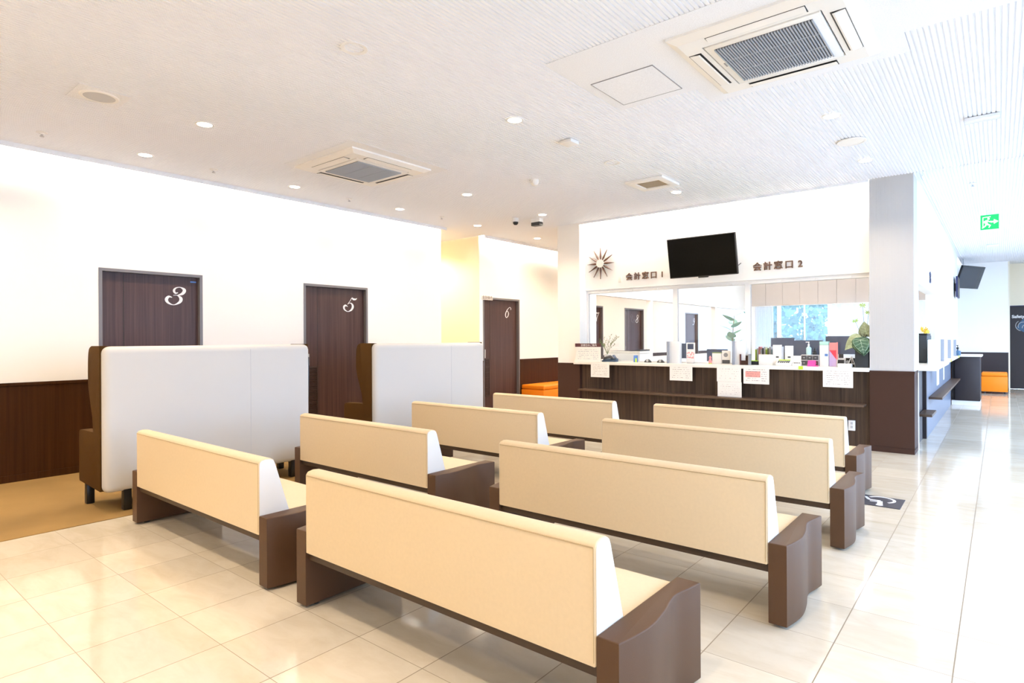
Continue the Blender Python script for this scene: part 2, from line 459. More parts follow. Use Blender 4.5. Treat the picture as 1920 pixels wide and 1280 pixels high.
# numbers drawn as calligraphic strokes in a unit box
NUM = {
 3: [([(.62,.70,.05),(.50,.67,.10),(.43,.80,.14),(.52,.95,.08),(.74,1.0,.05),(.93,.86,.20),(.84,.66,.17),(.60,.555,.04)],),
     ([(.40,.545,.03),(.60,.545,.05),(.76,.38,.20),(.70,.18,.16),(.42,.02,.04),(.16,.12,.13),(.07,.30,.19),(.18,.46,.13),(.34,.42,.03)],)],
 5: [([(.36,.52,.03),(.56,.78,.035),(.70,.98,.06),(.80,.90,.15),(.98,.90,.11),(1.08,.98,.02)],),
     ([(.36,.53,.03),(.54,.62,.05),(.70,.55,.13),(.76,.36,.20),(.64,.14,.14),(.38,.02,.05),(.14,.14,.12),(.08,.32,.16),(.20,.44,.14),(.37,.36,.02)],)],
 6: [([(.90,.76,.06),(.92,.88,.06),(.78,.985,.04),(.54,.84,.06),(.30,.56,.10),(.19,.26,.11),(.30,.03,.06),(.52,.16,.09),(.60,.42,.11),(.46,.62,.05),(.30,.54,.04)],)],
 7: [([(.25,.80,.04),(.34,.95,.14),(.62,.92,.13),(.98,1.0,.04)],), ([(.97,.99,.04),(.66,.62,.08),(.46,.30,.13),(.40,.0,.14)],)],
 8: [([(.60,.55,.10),(.44,.72,.10),(.52,.95,.06),(.72,.98,.05),(.84,.82,.10),(.66,.58,.08),(.34,.42,.10),(.20,.20,.12),(.32,.02,.05),(.56,.06,.06),(.68,.26,.12),(.60,.55,.10)],)],
 9: [([(.78,.58,.05),(.60,.44,.05),(.46,.62,.11),(.56,.92,.07),(.76,.98,.06),(.86,.76,.11),(.76,.42,.11),(.52,.10,.06),(.26,.02,.05),(.16,.14,.07)],)],
}
def door(y0, y1, num):
    xl = XW-.055
    o = struct(MB().box(xl-.04, xl, y0+.03, y1-.03, .006, DH-.03).build('door_%d' % num, 'door', smooth=False))
    f = MB()
    f.box(XW-.13, XW+.006, y0, y0+.032, 0, DH); f.box(XW-.13, XW+.006, y1-.032, y1, 0, DH); f.box(XW-.13, XW+.006, y0+.032, y1-.032, DH-.032, DH)
    f.build('door_frame', 'frame', o, smooth=False)
    g = MB().box(xl-.002, xl+.003, y0+.243, y0+.249, .01, DH-.04); g.build('groove', 'reveal', o, smooth=False)
    # ventilation louver beside the hinge stile
    lv = MB(); ya, yb = y0+.10, y0+.232; zt = .985
    lv.box(xl, xl+.012, ya, yb, zt-.015, zt); lv.box(xl, xl+.012, ya, ya+.008, .30, zt); lv.box(xl, xl+.012, yb-.008, yb, .30, zt); lv.box(xl, xl+.012, ya, yb, .29, .305)
    for i in range(27):
        z = .31 + i*.0247
        lv.prism([(xl+.001, z), (xl+.011, z+.006), (xl+.011, z+.016), (xl+.001, z+.012)], ya+.006, yb-.006, 'y')
    lv.build('louver', 'louver', o, smooth=False)
    n = MB(); w, h = .225, .21; ny, nz = y0+.66, 1.762
    for st in NUM[num]:
        pts = spline(st[0], 8)
        n.ribbon([(p[0]*w, p[1]*h) for p in pts], [max(.006, p[2]*w*.78) for p in pts], lambda u, v, t: (xl+.002+t, ny+u, nz+v), .003)
    n.build('door_number', 'number', o, smooth=False)
    hd = MB().box(xl, xl+.03, y0+.085, y0+.10, 1.0, 1.16, b=.004)
    hd.build('door_handle', 'ltgrey', o)
    if num == 3:
        MB().box(xl, xl+.004, y1-.115, y1-.05, 2.035, 2.052).build('door_closer_plate', 'blue', o, smooth=False)
    return o
for a, b, n in DOORS: door(a, b, n)

# small projecting sign over door six
t = thing('sign_plate', (XW+.002, 8.07, 2.075), 'small cream sign plate at the top corner of the door numbered 6', 'sign')
MB().box(0, .012, 0, .30, 0, .085, b=.002).build('plate', 'clockface', t)
k = text_mesh('sign_lettering', '会計待合', .07, .001, 'letter', t); k.rotation_euler = (PI/2, 0, PI/2); k.location = (.014, .15, .018)

# ------------------------------------------------ counter island
XP0, XP1 = -5.742, -5.31       # pilaster
XC0, XC1 = -1.209, -.762       # column
YH = 8.352                     # face of the wall above the counter
struct(MB().box(XP0, XP1, YC, 8.46, WZ, CE+.3).build('wall_pilaster', 'wall', smooth=False))
mb = MB().box(XP0, XP1, YC-.006, 8.46, .0, WZ-.02); mb.box(XP0-.004, XP1+.004, YC-.012, 8.46, WZ-.022, WZ)
struct(mb.build('trim_6', 'darkpanel', smooth=False))
# column clad in fine vertical ribs
mb = MB(); n = 30; w = (XC1-XC0)/n
mb.box(XC0, XC1, YC+.004, 8.56, WZ, CE+.3)
for i in range(n): mb.box(XC0+i*w+.0012, XC0+(i+1)*w-.0012, YC, YC+.005, WZ, CE)
struct(mb.build('wall_column', 'colpanel', smooth=False))
mb = MB().box(XC0, XC1, YC-.004, 8.56, .05, WZ-.03); mb.box(XC0-.004, XC1+.004, YC-.012, 8.57, WZ-.03, WZ); mb.box(XC0, XC1, YC-.012, 8.565, 0, .06)
struct(mb.build('trim_7', 'darkpanel', smooth=False))
# wall over the windows
struct(MB().box(XP1, XC0, YH, 8.46, 2.14, CE+.42).build('wall_header', 'wall', smooth=False))
# back of the light cove
# counter front, shelf, slab
ctr = thing('reception_counter', (0, YC+.05, 0), 'dark wood service counter with a narrow shelf and white top under the wall letters', 'counter')
cf = MB(); n = 6; a, b = XP1+.002, XC0-.002; w = (b-a)/n
for i in range(n): cf.box(a+i*w+.001, a+(i+1)*w-.001, 0, .03, .0, .938)
cf.build('front_panel', 'counter', ctr, smooth=False)
MB().box(-5.24, -1.25, -.23, 0, .525, .55, b=.003).build('shelf', 'shelf', ctr)
MB().box(XP1+.001, XC0-.001, -.13, .62, .94, .984, b=.003).box(XP1-.075, XP1+.003, -.13, -.068, .94, .984, b=.003).build('countertop', 'slab', ctr)
MB().box(a, b, .58, .61, .0, .93).build('back_panel', 'desk', ctr, smooth=False)
# window frames and panes
def win(num, x0, x1):
    mb = MB(); y0, y1 = 8.385, 8.44
    mb.box(x0, x0+.035, y0, y1, .985, 2.139); mb.box(x1-.035, x1, y0, y1, .985, 2.139); mb.box(x0+.035, x1-.035, y0, y1, 2.085, 2.139); mb.box(x0+.035, x1-.035, y0, y1, .985, 1.0)
    o = struct(mb.build('window_%d' % num, 'white', smooth=False))
    MB().box(x0+.035, x1-.035, 8.408, 8.414, 1.0, 2.085).build('pane', 'glass', o, smooth=False)
    r = MB()
    k_ = x0+.04
    while k_ < x1-.45:
        r.box(k_, k_+.40, 8.372, 8.384, 2.09, 2.118); k_ += .415
    r.build('blind_rail', 'white', o, smooth=False)
win(1, -5.308, -3.76); win(2, -3.76, -2.70); win(3, -2.70, -1.211)

# office behind the glass
struct(MB().box(-5.60, -5.49, 8.47, 17.2, 0, .98).box(-5.60, -5.49, 8.47, 17.2, 2.12, CE).box(-5.60, -5.49, 8.47, 8.98, .98, 2.12).box(-5.60, -5.49, 11.1, 11.16, .98, 2.12).box(-5.60, -5.49, 14.6, 14.68, .98, 2.12).build('wall_office_left', 'white', smooth=False))
mb = MB().box(-5.49, -.88, 17.2, 17.32, 2.22, CE).box(-5.49, -.88, 17.2, 17.32, 0, .95).box(-5.49, -5.3, 17.2, 17.32, .95, 2.22).box(-1.1, -.88, 17.2, 17.32, .95, 2.22)
struct(mb.build('wall_office_back', 'white', smooth=False))
mb = MB(); x = -5.48
while x < -.95:
    mb.box(x+.003, min(x+.438, -.885), 17.17, 17.198, 2.235, 3.1); x += .441
struct(mb.build('trim_8', 'bulk', smooth=False))
mb = MB()
for x0, x1 in ((-4.76, -4.66), (-4.08, -4.05), (-3.50, -3.40), (-2.4, -2.34)): mb.box(x0, x1, 17.22, 17.29, .95, 2.22)
wo = struct(mb.build('window_4', 'white', smooth=False))
haze = mat('window_haze', (.8, .9, .95), .6)  # overexposed glare over the garden view, mixed into the pane as haze
_nt = haze.node_tree; _a = _nt.nodes.new('ShaderNodeBsdfTransparent'); _a.inputs[0].default_value = (.72, .90, 1.0, 1)
_b = _nt.nodes.new('ShaderNodeBsdfTranslucent'); _b.inputs[0].default_value = (.70, .85, .95, 1)
_mx = _nt.nodes.new('ShaderNodeMixShader'); _mx.inputs[0].default_value = .22
_nt.links.new(_a.outputs[0], _mx.inputs[1]); _nt.links.new(_b.outputs[0], _mx.inputs[2]); _nt.links.new(_mx.outputs[0], _nt.nodes['Material Output'].inputs[0])
MB().quad((-5.3, 17.25, .95), (-1.1, 17.25, .95), (-1.1, 17.25, 2.22), (-5.3, 17.25, 2.22)).build('pane', haze, wo, smooth=False)
# side wall of the island with its service opening
mb = MB().box(-.88, XC1, 8.562, 17.25, 2.0, CE+.1).box(-.88, XC1, 11.0, 17.25, .985, 2.0).box(-.88, XC1, 8.562, 8.65, 0, 2.0)
struct(mb.build('wall_island_side', 'wall', smooth=False))
struct(MB().box(-.88, -.79, 9.60, 17.25, .0, .94).box(-.86, -.80, 8.66, 9.58, 0, .94).build('wall_island_side_base', 'hallpanel', smooth=False))
struct(MB().box(-1.1, -.9, 17.33, 19.2, 0, CE).build('wall_hall_side', 'wall', smooth=False))
# hall end
struct(MB().box(-1.1, .165, YF, YF+.15, 0, CE).build('wall_back', 'wall', smooth=False))
struct(MB().box(-1.1, .168, YF-.015, YF, .06, WZ).box(-1.1, .17, YF-.02, YF, 0, .07).build('trim_9', 'hallpanel', smooth=False))
struct(MB().box(.165, XR, 20.0, 20.15, DH+.02, CE).box(1.25, XR, 20.0, 20.15, 0, DH+.02).box(.165, .2, YF+.15, 20.0, 0, CE).build('wall_back_recess', 'tan', smooth=False))
dd = struct(MB().box(.19, 1.25, 20.03, 20.07, .005, DH).build('door_10', 'hallpanel', smooth=False))
MB().box(.165, .19, 19.99, 20.08, 0, DH+.02).box(.19, 1.25, 19.99, 20.08, DH, DH+.02).build('door_frame', 'navy', dd, smooth=False)
k = text_mesh('door_lettering', 'Safety', .105, .002, 'number', dd, .004, 'LEFT'); k.rotation_euler = (PI/2, 0, 0); k.location = (.245, 20.026, 1.83)
e = MB().prism([(.335, 1.57), (.40, 1.72), (.47, 1.80), (.60, 1.72), (.58, 1.50), (.48, 1.46)], 20.022, 20.03, 'y')
em = e.build('door_emblem', 'mapblue', dd, smooth=False)
l = MB()
for c, r, a0, a1 in (((.47, 1.62), .10, 1.2, 3.6), ((.52, 1.58), .07, 1.0, 3.4), ((.46, 1.63), .14, 2.2, 4.4)):
    pts = [(c[0]+r*math.cos(a0+(a1-a0)*i/10), c[1]+r*math.sin(a0+(a1-a0)*i/10)) for i in range(11)]
    l.ribbon(pts, [.012]*11, lambda u, v, t: (u, 20.021-t, v), .002)
l.build('emblem_lines', 'ltgrey', em, smooth=False)

# right (glazed) side and the end behind the camera
mb = MB().box(XR, XR+.15, YB, 21.5, CE-.35, CE+.1).box(XR, XR+.15, YB, 21.5, 0, .12)
mb.box(XR, XR+.15, YB, .7, .12, CE-.35); mb.box(XR, XR+.15, 17.5, 21.5, .12, CE-.35)
y = 3.1
while y < 17.4: mb.box(XR, XR+.15, y, y+.22, .12, CE-.35); y += 2.4
struct(mb.build('wall_right', 'white', smooth=False))
struct(MB().box(-7.5, XR+.15, YB-.15, YB, 0, CE+.4).build('wall_front', 'wall', smooth=False))
struct(MB().quad((-40, -20, -.06), (40, -20, -.06), (40, 60, -.06), (-40, 60, -.06)).build('ground_outside', 'outground', smooth=False))

# ================================================================== FURNITURE
# ---- long benches -------------------------------------------------
def arm_outline(s, W0, W1, D):
    """plan of an arm: straight inside, wavy outside; s=+1 outside towards +x"""
    out = spline([(W1, 0), (W1+.018, .09), (W1+.026, .19), (W1+.012, .31), (W1-.008, .41), (W1-.010, .47), (W1+.006, .55), (W1+.016, D)], 6)
    pts = [(W0, 0)] + out + [(W0, D)]
    return [(s*p[0], p[1]) for p in pts]
def make_bench(loc, w, label):
    """origin at the middle of the rear foot line; panel width w; rear face at y=0"""
    t = thing('waiting_bench', loc, label, 'bench', 'low upholstered waiting benches in two columns')
    h = w/2
    prof = [(0, .287), (0, .668), (.003, .681), (.012, .691), (.040, .6975), (.072, .695), (.088, .685), (.099, .662), (.190, .36), (.190, .287)]
    bk = MB().prism(prof, -h, h, 'x', b=.007, seg=3, capbev=True).build('backrest', 'cream', t, ang=40)
    sm = MB().tube([(-h+.008, -.0005, .674), (h-.008, -.0005, .674)], .0022, 6)
    sm.tube([(h-.008, -.0005, .30), (h-.008, -.0005, .674)], .0016, 6)
    sm.build('seam', 'seam', bk)
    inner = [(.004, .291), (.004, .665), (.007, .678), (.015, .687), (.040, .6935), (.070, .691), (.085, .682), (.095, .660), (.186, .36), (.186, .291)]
    for s in (-1, 1):  # thin caps carrying the painted daylight of the backrest ends
        MB().prism(inner, s*h, s*(h+.0015), 'x').build('end_face', 'daylit_cream', bk, ang=40)['label'] = 'backrest end face with cool daylight put into its colour'
    MB().box(-h+.002, h-.002, .12, .60, .30, .375, b=.016, seg=3).build('seat', 'cream', t)
    MB().box(-h+.002, h-.002, .018, .56, .246, .298, b=.003).build('base_rail', 'rail', t)
    for s in (-1, 1):
        pts = arm_outline(s, h+.002, h+.084, .615)
        arm = MB().prism(pts, .014, .392, 'z', b=.010, seg=3, capbev=True).build('armrest', 'brown', t, ang=50)
        out = [p for p in pts[1:-1]]
        sm = MB().tube([(p[0]-s*.004, min(max(p[1], .004), .611), .3885) for p in out], .0022, 6)
        sm.build('piping', 'brownseam', arm)
        for yy in (.08, .53):
            MB().lathe([(.020, 0), (.020, .0145)], (s*(h+.043), yy, 0), 12).build('foot', 'black', t)
    return t
BEN = [
 ((-4.037, 1.642), 1.772, 'short cream bench beside the longest high-back sofa, in the carpet-side column, nearest of its column'),
 ((-4.015, 2.905), 1.66, 'cream bench of the carpet-side column, second from the end far from the counter'),
 ((-4.015, 4.205), 1.67, 'cream bench of the carpet-side column, second from the counter'),
 ((-3.975, 5.455), 1.655, 'cream bench of the carpet-side column closest to the wood counter, beside the orange seat'),
 ((-1.863, 1.653), 1.69, 'largest-looking cream bench in the aisle-side column, farthest of its column from the counter'),
 ((-1.680, 2.907), 1.66, 'cream bench of the aisle-side column, second from the end far from the counter'),
 ((-1.690, 4.215), 1.68, 'cream bench of the aisle-side column, its arm just before the wheelchair floor mark'),
 ((-1.840, 5.475), 1.70, 'cream bench of the aisle-side column nearest to the wood counter and white outlet box'),
]
for (x, y), w, lab in BEN: make_bench((x, y, 0), w, lab)

# ---- high-back sofas ---------------------------------------------
def make_sofa(loc, L, label):
    """origin under the rear corner; back plane x=0, seat towards -x, length L along y"""
    t = thing('high_back_sofa', loc, label, 'sofa', 'high-back sofas along the carpet edge')
    pn = MB()
    pn.box(-.17, 0, .012, L-.006, .158, 1.308, b=.055, seg=6)
    back = pn.build('back_panel', 'sofawhite', t, ang=50)
    for yy in (L*.655,):
        MB().tube([(.0005, yy, .20), (.0005, yy, 1.27)], .0018, 6).build('seam', 'ltgrey', back)
    MB().box(-.24, -.165, .08, L-.07, .40, 1.298, b=.03, seg=3).build('backrest_cushion', 'sofabrown', t)
    MB().box(-.55, -.18, .085, L-.085, .28, .43, b=.03, seg=3).build('seat', 'sofabrown', t)
    MB().box(-.54, -.175, .08, L-.06, .185, .275).build('base_frame', 'sofabrown', t, smooth=False)
    side = spline([(-.055, 1.312), (-.24, 1.312)], 1) + spline([(-.24, 1.312), (-.295, 1.292), (-.322, 1.24), (-.33, 1.15), (-.330, 1.05), (-.315, .96), (-.265, .83), (-.232, .745), (-.215, .66), (-.213, .635)], 5)
    side += spline([(-.213, .635), (-.235, .628), (-.50, .622), (-.545, .612), (-.562, .585), (-.565, .5)], 5) + [(-.565, .215), (-.555, .195), (-.055, .175)]
    for a in (0, L-.075):
        o = MB().prism(side, a, a+.075, 'y', b=.012, seg=3, capbev=True).build('side_panel', 'sofabrown', t, ang=50)
    for yf, yr in ((.055, .18), (L-.055, L-.18)):
        for xx, yy in ((-.05, yr), (-.50, yf)):
            MB().box(xx-.029, xx+.029, yy-.029, yy+.029, .004, .19, b=.006).build('leg', 'leg', t)
    tr = MB().box(-.075, -.052, L+.0, L+.014, .78, 1.18, b=.004)
    tr.build('side_strap', 'black', t)
    return t
make_sofa((-5.40, 1.565, 0), 1.80, 'long pale-backed high sofa with brown sides in front of the door numbered 3')
make_sofa((-5.40, 4.145, 0), 1.83, 'pale-backed high sofa with brown wing sides between the doors numbered 5 and 6')

# ---- orange seats ------------------------------------------------
def orange_seat(loc, sx, sy, h, rz, label, group, cushions=2):
    t = thing('orange_bench_seat', loc, label, 'bench seat', group, rz)
    MB().box(0, sx, 0, sy, .05, h-.09, b=.012).build('seat_base', 'orange', t)
    w = sx/cushions
    for i in range(cushions): MB().box(i*w+.004, (i+1)*w-.004, 0, sy, h-.088, h, b=.022, seg=3).build('cushion', 'orange', t)
    for i in (.06, sx-.06):
        for j in (.06, sy-.06): MB().lathe([(.02, 0), (.02, .05)], (i, j, 0), 10).build('foot', 'black', t)
    return t
orange_seat((-6.80, 9.20, .004), 1.7, .55, .45, PI/2, 'orange padded bench against the dark panelling just past the door numbered 6', None)
orange_seat((-.345, 18.0, 0), .49, .60, .50, 0, 'orange padded bench cube in the hall beside the far dark door', 'orange hall seats', 1)
orange_seat((-.875, 18.02, 0), .515, .60, .50, 0, 'orange padded bench cube partly hidden behind the dark hall counter', 'orange hall seats', 1)

# ================================================================== COUNTER WALL THINGS
# sunburst clock
t = thing('sunburst_clock', (-5.005, YH, 2.56), 'round sunburst wall clock with brown wooden rays above the counter window', 'clock')
MB().lathe([(.066, -.05), (.066, -.022), (.060, -.016)], (0, 0, 0), 32, 'y').build('clock_face', 'clockface', t)
MB().lathe([(.03, -.02), (.03, 0)], (0, 0, 0), 16, 'y').build('mount', 'black', t)
for i in range(12):
    a = 2*PI*i/12; d = Vector((math.sin(a), 0, math.cos(a))); n = Vector((math.cos(a), 0, -math.sin(a)))
    m = MB(); R = [(.055, .009), (.11, .017), (.25, .002)]
    vs = [[m.bm.verts.new(d*r + n*w*s_ + Vector((0, y_, 0))) for s_, y_ in ((-1, -.024), (0, -.040), (1, -.024), (0, -.018))] for r, w in R]
    for p, q in zip(vs, vs[1:]):
        for k in range(4): m.bm.faces.new([p[k], p[(k+1) % 4], q[(k+1) % 4], q[k]])
    m.bm.faces.new(vs[0][::-1]); m.bm.faces.new(vs[-1])
    m.build('ray', 'clockwood', t, smooth=False)
# raised wall letters
def letters(body, x0, x1, z, label, size=.118):
    t = thing('wall_lettering', (x0, YH, z), label, 'lettering', 'raised counter names on the wall')
    n = len(body)
    for i, ch in enumerate(body):
        k = text_mesh('character', ch, size, .007, 'letter', t, .0022, 'CENTER'); k.rotation_euler = (PI/2, 0, 0)
        k.location = ((x1-x0)*(i+.5)/n, -.008, 0)
letters('会計窓口1', -4.57, -3.875, 2.272, 'raised bronze characters 会計窓口1 between the sunburst clock and the television')
letters('会計窓口2', -2.625, -1.945, 2.272, 'raised bronze characters 会計窓口2 to the right of the television')
t = thing('wall_switch_plate', (-4.66, YH, 2.235), 'small cream wall plate left of the characters 会計窓口1', 'switch')
MB().box(-.03, .03, -.012, 0, 0, .095, b=.003).build('plate', 'clockface', t)
# television
t = thing('wall_television', (-3.25, 8.14, 2.50), 'large black flat television tilted forward above the counter windows', 'television')
t.rotation_euler = (math.radians(-11), 0, 0)
t.rotation_euler = (math.radians(12), 0, 0)
MB().box(-.49, .49, -.025, .025, -.283, .283, b=.006).build('casing', 'black', t)
MB().box(-.478, .478, -.028, -.0245, -.268, .271).build('screen', 'screen', t, smooth=False)
MB().box(-.07, .07, -.02, .02, -.30, -.28, b=.004).build('sensor_lip', 'black', t)
MB().box(-.15, .15, .02, .10, -.06, .10).build('wall_bracket', 'darkgrey', t, smooth=False)
MB().tube([(.43, .02, -.18), (.485, .04, -.17), (.50, .10, -.15)], .005).build('cable', 'black', t)

# notices hanging from the counter edge
NY = 8.092
def notice(x0, x1, z0, z1, label, **kw):
    m = print_mat('notice_print', **kw)
    o = MB().prism([(x0, z0), (x1, z0), (x1, z1), (x0, z1)], 0, .0015, 'y').build('paper_notice', m, smooth=False, loc=(0, NY-.003, 0))
    return tag(o, label, 'notice', 'paper notices taped to the counter edge')
notice(-5.05, -4.715, .745, .975, 'white text notice taped to the counter below the blue-grey phone', rows=9, dens=.5, ink=(.38, .33, .33))
notice(-3.715, -3.375, .745, .975, 'white text notice taped to the counter below the flower poster stand', rows=8, dens=.47, ink=(.38, .33, .33))
notice(-3.025, -2.695, .757, .975, 'faint white notice taped to the counter above another sheet', rows=7, dens=.4, ink=(.5, .42, .42))
notice(-3.015, -2.69, .553, .756, 'lower white notice hanging down to the counter shelf', rows=8, dens=.42, ink=(.5, .42, .42))
notice(-2.665, -2.335, .742, .975, 'notice with a red timetable block taped to the counter', rows=8, dens=.5, block=(.08, .66, .38, .72, (.85, .36, .33)))
notice(-1.70, -1.37, .742, .975, 'white text notice taped to the counter below the charcoal vase', rows=9, dens=.5, ink=(.38, .33, .33))
t = thing('outlet_box', (-1.40, YC+.05, .215), 'white outlet box low on the wood counter front behind the last bench', 'outlet')
MB().box(-.045, .03, -.025, 0, 0, .125, b=.004).build('cover', 'white', t)
MB().box(-.02, .005, -.028, -.024, .03, .06).build('socket', 'ltgrey', t, smooth=False)
MB().box(-.02, .005, -.028, -.024, .075, .105).build('socket', 'ltgrey', t, smooth=False)
tag(MB().box(-1.978, -1.928, 8.085, 8.097, .950, .990).build('edge_tab', 'lime', smooth=False), 'lime green tab stuck on the counter edge by the pink card', 'tab')

# ---- small things on the counter (top at .984) --------------------
ZT = .985
def T(name, x, y, label, cat, group=None, rz=0, z=ZT): return thing(name, (x, y, z), label, cat, group, rz)
t = T('desk_calendar', -5.125, 8.125, 'white calendar board with a maroon header on the counter by the pilaster', 'calendar')
m = print_mat('calendar_print', rows=8, dens=.5, ink=(.35, .38, .5))
MB().prism([(-.24, 0), (.24, 0), (.24, .235), (-.24, .235)], -.004, 0, 'y').build('sheet', m, t, smooth=False)
hd = MB().box(-.24, .24, -.005, .001, .235, .29).build('header', 'maroon', t, smooth=False)
k = text_mesh('header_lettering', '診療日のご案内', .042, .001, 'number', hd); k.rotation_euler = (PI/2, 0, 0); k.location = (.02, -.006, .247)
MB().prism([(0, 0), (.042, 0), (0, .2)], -.12, .22, 'x').build('stand', 'darkgrey', t, smooth=False)
t = T('desk_telephone', -4.80, 8.26, 'blue-grey desk phone at the front of the counter beside the calendar', 'phone')
MB().prism([(-.07, 0), (.07, 0), (.07, .055), (-.07, .02)], -.11, .11, 'x', b=.006).build('body', 'bluegrey', t)
MB().prism([(-.10, .03), (-.07, .075), (.03, .105), (.07, .09), (.10, .05), (.05, .06), (-.03, .05)], -.06, -.02, 'y', b=.006).build('handset', 'darkgrey', t)
MB().prism([(.0, .045), (.05, .11), (.10, .05)], .0, .06, 'y', b=.003).build('display', 'screenblue', t)
# twiggy plant
t = T('potted_plant', -5.06, 8.62, 'small spindly green plant behind the calendar board', 'plant')
MB().lathe([(.035, 0), (.045, .10), (.045, .11)], seg=16).build('pot', 'white', t)
rnd = random.Random(3)
tw = MB(); lf = MB()
for i in range(16):
    a = rnd.uniform(0, 2*PI); sx = math.cos(a)*.16 + (.03 if i % 2 else -.02); top = rnd.uniform(.20, .40)
    p = [(0, 0, .1), (sx*.4, 0.02*math.sin(a), .1+top*.5), (sx, .04*math.sin(a), .1+top*.8)]
    tw.tube(p, .0022, 5, .001)
    for j in range(5):
        q = Vector(p[1]).lerp(Vector(p[2]), j/4); d = rnd.uniform(-.04, .04)
        lf.quad(q, q+Vector((d*.5+.006, 0, .012)), q+Vector((d, 0, .03)), q+Vector((d*.5-.006, 0, .016)))
tw.build('twigs', 'twig', t); lf.build('leaves', 'twig', t, smooth=False)
# tape dispensers / stampers
for x, lab in ((-4.17, 'black domed tape cutter at the window between phone and screen'), (-3.96, 'grey domed tape cutter beside the white counter board')):
    t = T('tape_dispenser', x, 8.31, lab, 'tape dispenser', 'tape cutters on the counter')
    MB().prism([(-.055, 0), (.055, 0), (.05, .02), (.02, .048), (-.02, .048), (-.05, .02)], -.02, .02, 'y', b=.004).build('body', 'darkgrey', t)
    MB().lathe([(.02, -.023), (.02, .023)], (0, 0, .028), 14, 'y').build('reel', 'ltgrey', t)
t = T('small_carton', -4.38, 8.32, 'small upright blue and lime carton at the counter window', 'carton')
MB().box(-.028, .028, -.02, .02, 0, .105, b=.002).build('box', 'blue', t)
MB().box(.0, .0285, -.0205, -.018, .0, .06).build('label', 'lime', t, smooth=False)
# white counter boards
def board(x, w, h, lab, y=8.255):
    t = T('counter_partition', x, y, lab, 'partition', 'white upright boards on the counter')
    MB().box(0, .012, -.085, .10, 0, h).build('edge_post', 'grey', t, smooth=False)
    MB().box(.012, w, -.02, -.008, 0, h, b=.002).build('board', 'acryl', t)
    MB().box(w-.03, w-.02, -.008, .10, 0, h).build('return_board', 'acryl', t, smooth=False)
board(-3.80, .175, .318, 'white upright counter board beside the flower poster stand')
board(-2.845, .16, .325, 'white upright counter board beside the brown leaflet rack')
# poster stand with flowers
t = T('poster_stand', -3.485, 8.30, 'white poster stand with a flower picture and blue photo on top', 'poster stand')
MB().box(-.065, .065, -.006, .006, .02, .30, b=.002).build('card', 'paper', t)
MB().box(-.045, .045, -.0085, -.006, .205, .285).build('photo', 'screenblue', t, smooth=False)
fl = MB(); rnd = random.Random(5)
for i in range(22): fl.lathe([(.004, -.009), (.009, -.007), (.004, -.005)], (rnd.uniform(-.05, .05), 0, rnd.uniform(.07, .16)), 7, 'y')
fl.build('flower_print', 'salmon', t)
MB().box(-.05, .05, -.03, .03, 0, .02, b=.003).build('foot', 'ltgrey', t)
# cards, frame and boxes
t = T('small_figurine', -3.19, 8.28, 'small orange and green paper figurine at the counter window', 'figurine')
MB().lathe([(.02, 0), (.024, .04), (.012, .07), (.018, .09), (.004, .115)], seg=12).build('body', 'salmon', t)
MB().lathe([(.022, 0), (.0225, .012)], seg=12).build('base', 'sprout', t)
t = T('card_box', -3.10, 8.33, 'white card box with a green strip beside the framed photo', 'box')
MB().box(-.07, .06, -.03, .03, 0, .15, b=.002).build('carton', 'paper', t)
MB().box(-.07, .06, -.031, .031, .152, .165).build('lid', 'twig', t, smooth=False)
t = T('photo_frame', -2.965, 8.29, 'black and white framed landscape photo on the counter', 'photo frame')
MB().box(-.06, .06, -.006, .006, .0, .19, b=.002).build('mount', 'paper', t)
MB().box(-.055, .05, -.0085, -.006, .01, .06).build('print', 'darkgrey', t, smooth=False)
MB().lathe([(.03, -.0095), (.03, -.006)], (-.005, 0, .13), 16, 'y').build('emblem', 'grey', t)
MB().prism([(.006, 0), (.06, 0), (.006, .12)], -.02, .02, 'x').build('easel_back', 'grey', t, smooth=False)
# leaflet rack
t = T('leaflet_rack', -2.69, 8.25, 'dark brown stepped leaflet rack in front of the white board', 'rack')
MB().box(-.065, -.05, -.04, .05, 0, .145).build('side', 'maroon', t, smooth=False)
MB().box(.048, .062, -.04, .05, 0, .145).build('side', 'grey', t, smooth=False)
for i, (y, h) in enumerate(((-.04, .06), (-.012, .095), (.016, .125))):
    MB().box(-.05, .048, y, y+.008, 0, h).build('pocket', 'darkpanel', t, smooth=False)
MB().box(-.04, .04, .028, .045, 0, .155).build('leaflets', 'paper', t, smooth=False)
# row of files
cols = ['lime', 'paper', 'salmon', 'paper', 'black', 'paper', 'lime', 'twig', 'paper', 'aqua', 'blue', 'blue', 'paper', 'aqua', 'paper']
names = ['lime green', 'white, second from the lime end', 'salmon', 'white, between the salmon and black spines', 'black-striped', 'white, between the black and second green spines', 'bright green', 'olive green', 'white, beside the olive spine', 'pale aqua', 'bright blue, first of the blue pair', 'bright blue, second of the blue pair', 'white, after the blue pair', 'pale aqua, farther from the rack', 'white, last of the row']
for i, (c, nm) in enumerate(zip(cols, names)):
    x = -2.625 + i*.023
    o = MB().box(0, .019, 0, .12, 0, .205+.02*((i*7) % 3), b=.0015).build('file_folder', c, loc=(x, 8.455, ZT))
    tag(o, 'upright file folder with %s spine, in the row behind the leaflet rack' % nm.split(',')[0] if ',' not in nm else 'upright file folder with %s spine %s' % (nm.split(',')[0], nm.split(',')[1].strip()), 'file', 'file folders behind the window')
t = T('document_tray', -2.60, 8.335, 'low black document tray with a lime rim by the leaflet rack', 'tray')
MB().box(-.055, .055, -.025, .025, 0, .05, b=.002).build('tray', 'black', t); MB().box(-.056, .056, -.026, .026, .0505, .058).build('rim', 'lime', t, smooth=False)
t = T('storage_box', -2.44, 8.33, 'low plain white box on the counter before the file folders', 'box')
